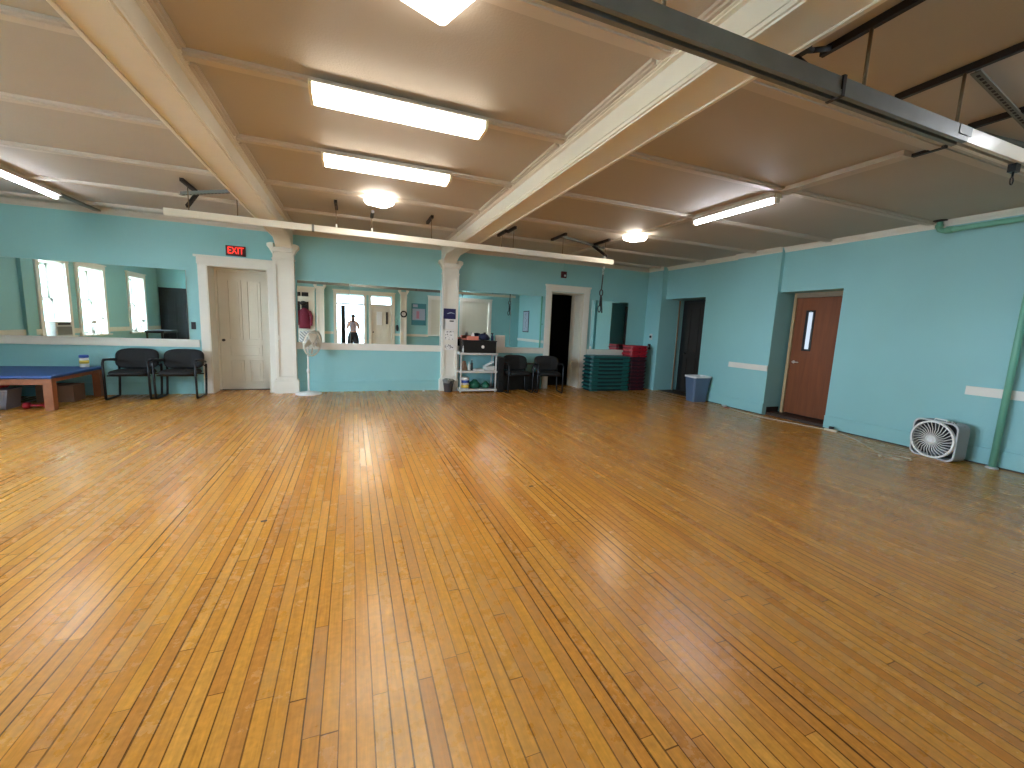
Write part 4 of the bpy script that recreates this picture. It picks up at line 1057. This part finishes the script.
# ------------------------------------------------------------------ things seen only in the mirrors
e = thing('wall_clock', 'round wall clock with black rim on the front pilaster', 'clock', (2.03, YF+.146, 1.80), 0)
MB().lathe([(.13,0),(.135,.01),(.14,.03),(.09,.035),(.088,.012)], n=32, axis='y').build('rim', 'black', e)
MB().lathe([(.089,.01),(.089,.014)], n=32, axis='y').build('face', 'paper', e)
MB().beam((0,.017,0),(.03,.017,.05),.008,.002).beam((0,.018,0),(-.06,.018,.03),.006,.002).build('hands', 'ink', e)
e = thing('framed_poster', 'blue framed poster on the front wall beside the clock pilaster', 'poster', (2.68, YF+.004, 1.36), 0)
MB().box(-.31,.31,0,.02,0,.92).build('border', 'poster', e)
MB().box(-.27,.27,.02,.023,.22,.70).build('print', 'posterpale', e)
MB().box(-.1,.02,.023,.025,.28,.6).build('figure', 'posterpink', e)
MB().box(-.25,-.05,.02,.023,.76,.88).build('heading', 'posterpale', e)
e = thing('narrow_poster', 'narrow framed poster on the right wall seen in the mirror', 'poster', (XR-.015, .62, 1.25), 0)
MB().box(-.02,0,-.32,.32,0,.95).build('border', 'ink', e); MB().box(-.024,-.02,-.28,.28,.04,.91).build('print', 'posterpale', e)
m = MB()
random.seed(2)
for k in range(14):
    y = random.uniform(-.18,.1); zz = .08+k*.058; m.box(-.027,-.024,y,y+random.uniform(.05,.12),zz,zz+.02)
m.build('pictures', 'brownstuff', e)
e = thing('maroon_jacket', 'maroon jacket hanging on the cream door by the front pilaster', 'jacket', (-1.75, YF+.10, 1.05), 0)
m = MB(); vs = []
prof = [(.20,.05,0),(.21,.06,.15),(.19,.07,.4),(.20,.07,.62),(.17,.06,.72),(.07,.04,.78),(.05,.03,.80)]
for a_, b_, z_ in prof:
    for k in range(16):
        t_ = 2*PI*k/16; vs.append((a_*math.cos(t_)*(1+.05*math.sin(3*t_+z_*9)), b_*math.sin(t_), z_))
m.add(vs, [(i_*16+k, i_*16+(k+1)%16, (i_+1)*16+(k+1)%16, (i_+1)*16+k) for i_ in range(6) for k in range(16)], True).add(vs, [tuple(range(16))[::-1], tuple(range(96,112))])
m.build('jacket_body', 'maroon', e)
for s_ in (-1,1): MB().tube([(s_*.17,.0,.68),(s_*.25,.01,.5),(s_*.24,.02,.25),(s_*.23,.02,.12)], [.06,.055,.05,.045], 12).build('sleeve', 'maroon', e)
MB().tube([(0,-.06,.88),(0,0,.88),(0,.01,.82)], .008, 6).build('hook', 'blackmetal', e)
e = thing('black_hat', 'black cap hanging above the maroon jacket', 'hat', (-1.78, YF+.10, 1.93), 0)
MB().ball((0,0,.1), .11, 16, (1.15,.7,.85)).build('cap', 'black', e)
e = thing('cloth_bag', 'white patterned cloth bag hanging below the maroon jacket', 'bag', (-1.75, YF+.14, .52), 0)
MB().prism([(-.2,0),(.2,0),(.18,.42),(-.18,.42)], 'y', -.05, .05).build('bag', striped('grey white print', (220,218,214), (120,130,132), 5, 'DIAGONAL'), e, bevel=.015)
MB().tube([(-.1,0,.42),(-.08,0,.5),(.08,0,.5),(.1,0,.42)], .008, 6).build('handles', 'paper', e)
e = thing('wall_phone', 'dark coiled handset hanging by the front pilaster with the clock', 'handset', (1.78, YF, 1.05), 0)
MB().ball((0,.04,.16), .07, 14, (.8,.5,2.0)).build('receiver', 'ink', e); MB().tube([(.02*math.cos(k), .04, .34+.02*k) for k in range(12)], .006, 5).build('coil', 'ink', e)
for i, (y, r, h, lab) in enumerate(((3.95,.11,.30,'round glass vase of white flowers nearest the middle window frame'),(3.55,.13,.42,'large glass vase of white flowers on the middle window sill'),(1.2,.11,.38,'glass vase of white flowers on the window sill by the black door'))):
    e = thing('flower_vase', lab, 'vase', (XL+.02, y, .80), 0)
    MB().lathe([(.04,0),(.05,.02),(.03,.1),(.05,.2),(.045,.2),(.025,.1),(.04,.02)], n=16).build('vase', 'whiteplastic', e)
    m = MB(); random.seed(i+20)
    for k in range(9): m.ball((random.uniform(-r,r)*.7, random.uniform(-r,r), h+random.uniform(-.06,.08)), .045, 8)
    m.build('flowers', 'paper', e)
    MB().tube([(0,0,.15),(.01,.01,h)], .008, 6).build('stem', 'leaf', e)
e = thing('window_air_conditioner', 'grey air conditioner sitting in the window nearest the back wall', 'air conditioner', (XL+.05, 5.25, .80), 0)
MB().box(-.25,.08,-.30,.30,0,.34).build('case', 'greyplastic', e, bevel=.01)
m = MB().box(.08,.088,-.26,.26,.03,.22); m.build('grille', 'ac', e); MB().box(.08,.09,-.22,.22,.26,.31).build('vent', 'ink', e)
e = thing('low_bench', 'black bench under the window by the black door', 'bench', (-5.9, 1.0, 0), 0)
MB().box(-.25,.25,-.6,.6,.78,.86).build('bench_top', 'leather', e, bevel=.01)
for x in (-.22,.18):
    for y in (-.57,.53): MB().box(x, x+.04, y, y+.04, 0, .78).build('leg', 'blackmetal', e)

# trees outside the windows
def tree(x, y, h, r, seed, label):
    e = thing('garden_tree', label, 'tree', (x, y, -.4), 0); random.seed(seed)
    MB().tube([(0,0,0),(.1,.05,h*.35),(.05,0,h*.7)], [.22,.17,.1], 10).build('trunk', 'bark', e)
    m = MB()
    for k in range(900):
        u = Vector((random.gauss(0,1), random.gauss(0,1), random.gauss(0,1))).normalized()*r*(random.random()**.4)
        c = Vector((0,0,h*.75)) + Vector((u.x, u.y, u.z*.8)); a = Vector((random.gauss(0,1), random.gauss(0,1), random.gauss(0,1))).normalized()*.16
        b = a.cross(Vector((random.random(), random.random(), random.random()))).normalized()*.08
        m.add([c-a, c-b, c+a, c+b], [(0,1,2,3)])
    m.build('crown', 'leaf', e, weld=False)
tree(-30, 14.5, 4.2, 1.9, 1, 'leafy green tree outside the window nearest the back wall')
tree(-34, -3, 4.0, 2.0, 2, 'leafy green tree outside the window by the black door')

# ------------------------------------------------------------------ the person taking the picture (seen in the mirror)
per = thing('person', 'person in a pale striped top and black trousers holding up a phone in the doorway', 'person', (.03, -.42, 0), 0)
def skin_obj(name, verts, edges, m, parent, sub=2, root=0):
    me = bpy.data.meshes.new(name); me.from_pydata([v[:3] for v in verts], edges, []); me.materials.append(M[m])
    o = bpy.data.objects.new(name, me); COL.objects.link(o); o.parent = parent
    md = o.modifiers.new('skin', 'SKIN'); md.use_smooth_shade = True
    sv = me.skin_vertices[0].data if len(me.skin_vertices) else None
    if sv is not None:
        for i, v in enumerate(verts): sv[i].radius = (v[3], v[4] if len(v) > 4 else v[3]); sv[i].use_root = (i == root)
    s_ = o.modifiers.new('sub', 'SUBSURF'); s_.levels = sub; s_.render_levels = sub
    return o
bv = [(0,0,.95,.13,.09),(0,0,1.12,.125,.085),(0,.0,1.28,.15,.09),(0,-.01,1.40,.07,.06),(0,0,1.46,.045,.045),(0,.02,1.54,.075,.085),(0,.015,1.62,.07,.08)]
be = [(0,1),(1,2),(2,3),(3,4),(4,5),(5,6)]
for s_ in (-1,1):
    b0 = len(bv)
    bv += [(s_*.17,-.0,1.36,.05),(s_*.235,.05,1.14,.042),(s_*.21,.12,1.10,.038),(s_*.12,.30,1.38,.026),(s_*.10,.335,1.41,.022,.03)]
    be += [(3,b0),(b0,b0+1),(b0+1,b0+2),(b0+2,b0+3),(b0+3,b0+4)]
    b1 = len(bv)
    bv += [(s_*.09,0,.86,.085),(s_*.10,.02,.50,.055),(s_*.10,-.01,.28,.05),(s_*.10,-.03,.09,.034),(s_*.105,.10,.035,.035,.028)]
    be += [(0,b1),(b1,b1+1),(b1+1,b1+2),(b1+2,b1+3),(b1+3,b1+4)]
body = skin_obj('body', bv, be, 'skin', per)
for s_ in (-1,1):
    f = MB()
    for k, (dz, ln) in enumerate(((.028,.05),(.010,.058),(-.008,.055),(-.026,.045))):
        f.tube([(s_*.10,.345,1.41+dz),(s_*.085,.37,1.415+dz),(s_*(.085-ln*.6),.385,1.415+dz),(s_*(.082-ln),.378,1.415+dz)], [.009,.009,.008,.006], 8)
    f.tube([(s_*.10,.34,1.39),(s_*.09,.352,1.368),(s_*.07,.36,1.36)], [.010,.009,.007], 8)
    f.build('fingers', 'skin', per)
tv = [(0,0,.93,.145,.10),(0,0,1.12,.14,.098),(0,0,1.28,.165,.10),(0,-.01,1.385,.09,.07)]; te = [(0,1),(1,2),(2,3)]
for s_ in (-1,1):
    b0 = len(tv); tv += [(s_*.17,0,1.36,.06),(s_*.215,.035,1.22,.058)]; te += [(3,b0),(b0,b0+1)]
skin_obj('striped_top', tv, te, 'stripe', per)
tv = [(0,0,1.0,.155,.11),(0,0,.90,.165,.12)]; te = [(0,1)]
for s_ in (-1,1):
    b0 = len(tv); tv += [(s_*.10,0,.82,.125),(s_*.12,.02,.50,.125),(s_*.12,-.02,.12,.10)]; te += [(1,b0),(b0,b0+1),(b0+1,b0+2)]
skin_obj('trousers', tv, te, 'trouser', per)
m = MB().ball((0,-.005,1.625), .10, 18, (.92,1.0,.85)); m.ball((0,-.05,1.55), .085, 14, (.95,.7,1.1)); m.build('hair', 'hair', per)
m = MB()
for s_ in (-1,1): m.ball((s_*.03,.098,1.575), .011, 10)
m.build('eyes', 'ink', per)
MB().ball((0,.108,1.548), .014, 10, (.7,1.2,1.5)).build('nose', 'skin', per)
MB().ball((0,.10,1.515), .016, 10, (1.5,.4,.4)).build('mouth', mat('lips', (160,90,85), .5), per)
for s_ in (-1,1): MB().box(s_*.105-.045, s_*.105+.045, -.07, .16, 0, .06).build('shoe', 'black', per, bevel=.02)
ph = thing('smartphone', 'black phone held up in both hands by the person', 'phone', (.03, -.036, 1.375), 0)
MB().box(-.04,.04,-.005,.004,0,.155).build('phone_body', 'black', ph, bevel=.003)

# ------------------------------------------------------------------ light
wd = bpy.data.worlds.new('daylight'); bpy.context.scene.world = wd; wd.use_nodes = True
bg = wd.node_tree.nodes['Background']; bg.inputs[0].default_value = (.72,.86,1.0,1); bg.inputs[1].default_value = 24.0
def portal(loc, rot, sx, sy):
    l = bpy.data.lights.new('window_portal', 'AREA'); l.shape = 'RECTANGLE'; l.size = sx; l.size_y = sy; l.cycles.is_portal = True
    o = bpy.data.objects.new('window_portal', l); COL.objects.link(o); o.location = loc; o.rotation_euler = rot
for a, b in WIN: portal((XL-.42, (a+b)/2, 1.65), (0, -PI/2, 0), 1.7, b-a)
portal((.4, YF-3.15, 1.3), (PI/2, 0, 0), 2.7, 2.6)

# ------------------------------------------------------------------ camera
p, yw, r = -.1365, .3706, .0427
F = Vector((math.sin(yw)*math.cos(p), math.cos(yw)*math.cos(p), math.sin(p)))
x = Vector((math.cos(yw), -math.sin(yw), 0)); u = x.cross(F)
Xc = x*math.cos(r)+u*math.sin(r); Uc = -x*math.sin(r)+u*math.cos(r)
cd = bpy.data.cameras.new('camera'); cam = bpy.data.objects.new('camera', cd); COL.objects.link(cam)
mw = Matrix.Identity(4)
for i in range(3): mw[i][0] = Xc[i]; mw[i][1] = Uc[i]; mw[i][2] = -F[i]
mw[0][3], mw[1][3], mw[2][3] = 0, 0, 1.45
cam.matrix_world = mw
cd.sensor_fit = 'HORIZONTAL'; cd.sensor_width = 36; cd.lens = 413.72*36/1024; cd.clip_start = .02; cd.clip_end = 200
sc = bpy.context.scene; sc.camera = cam
sc.view_settings.view_transform = 'Standard'; sc.view_settings.look = 'None'; sc.view_settings.gamma = 1; sc.view_settings.use_curve_mapping = False
sc.view_settings.exposure = 2.2
sc.cycles.max_bounces = 10; sc.cycles.diffuse_bounces = 5; sc.cycles.glossy_bounces = 6; sc.cycles.transparent_max_bounces = 8
sc.cycles.use_denoising = True; sc.cycles.sample_clamp_indirect = 6; sc.cycles.caustics_reflective = False
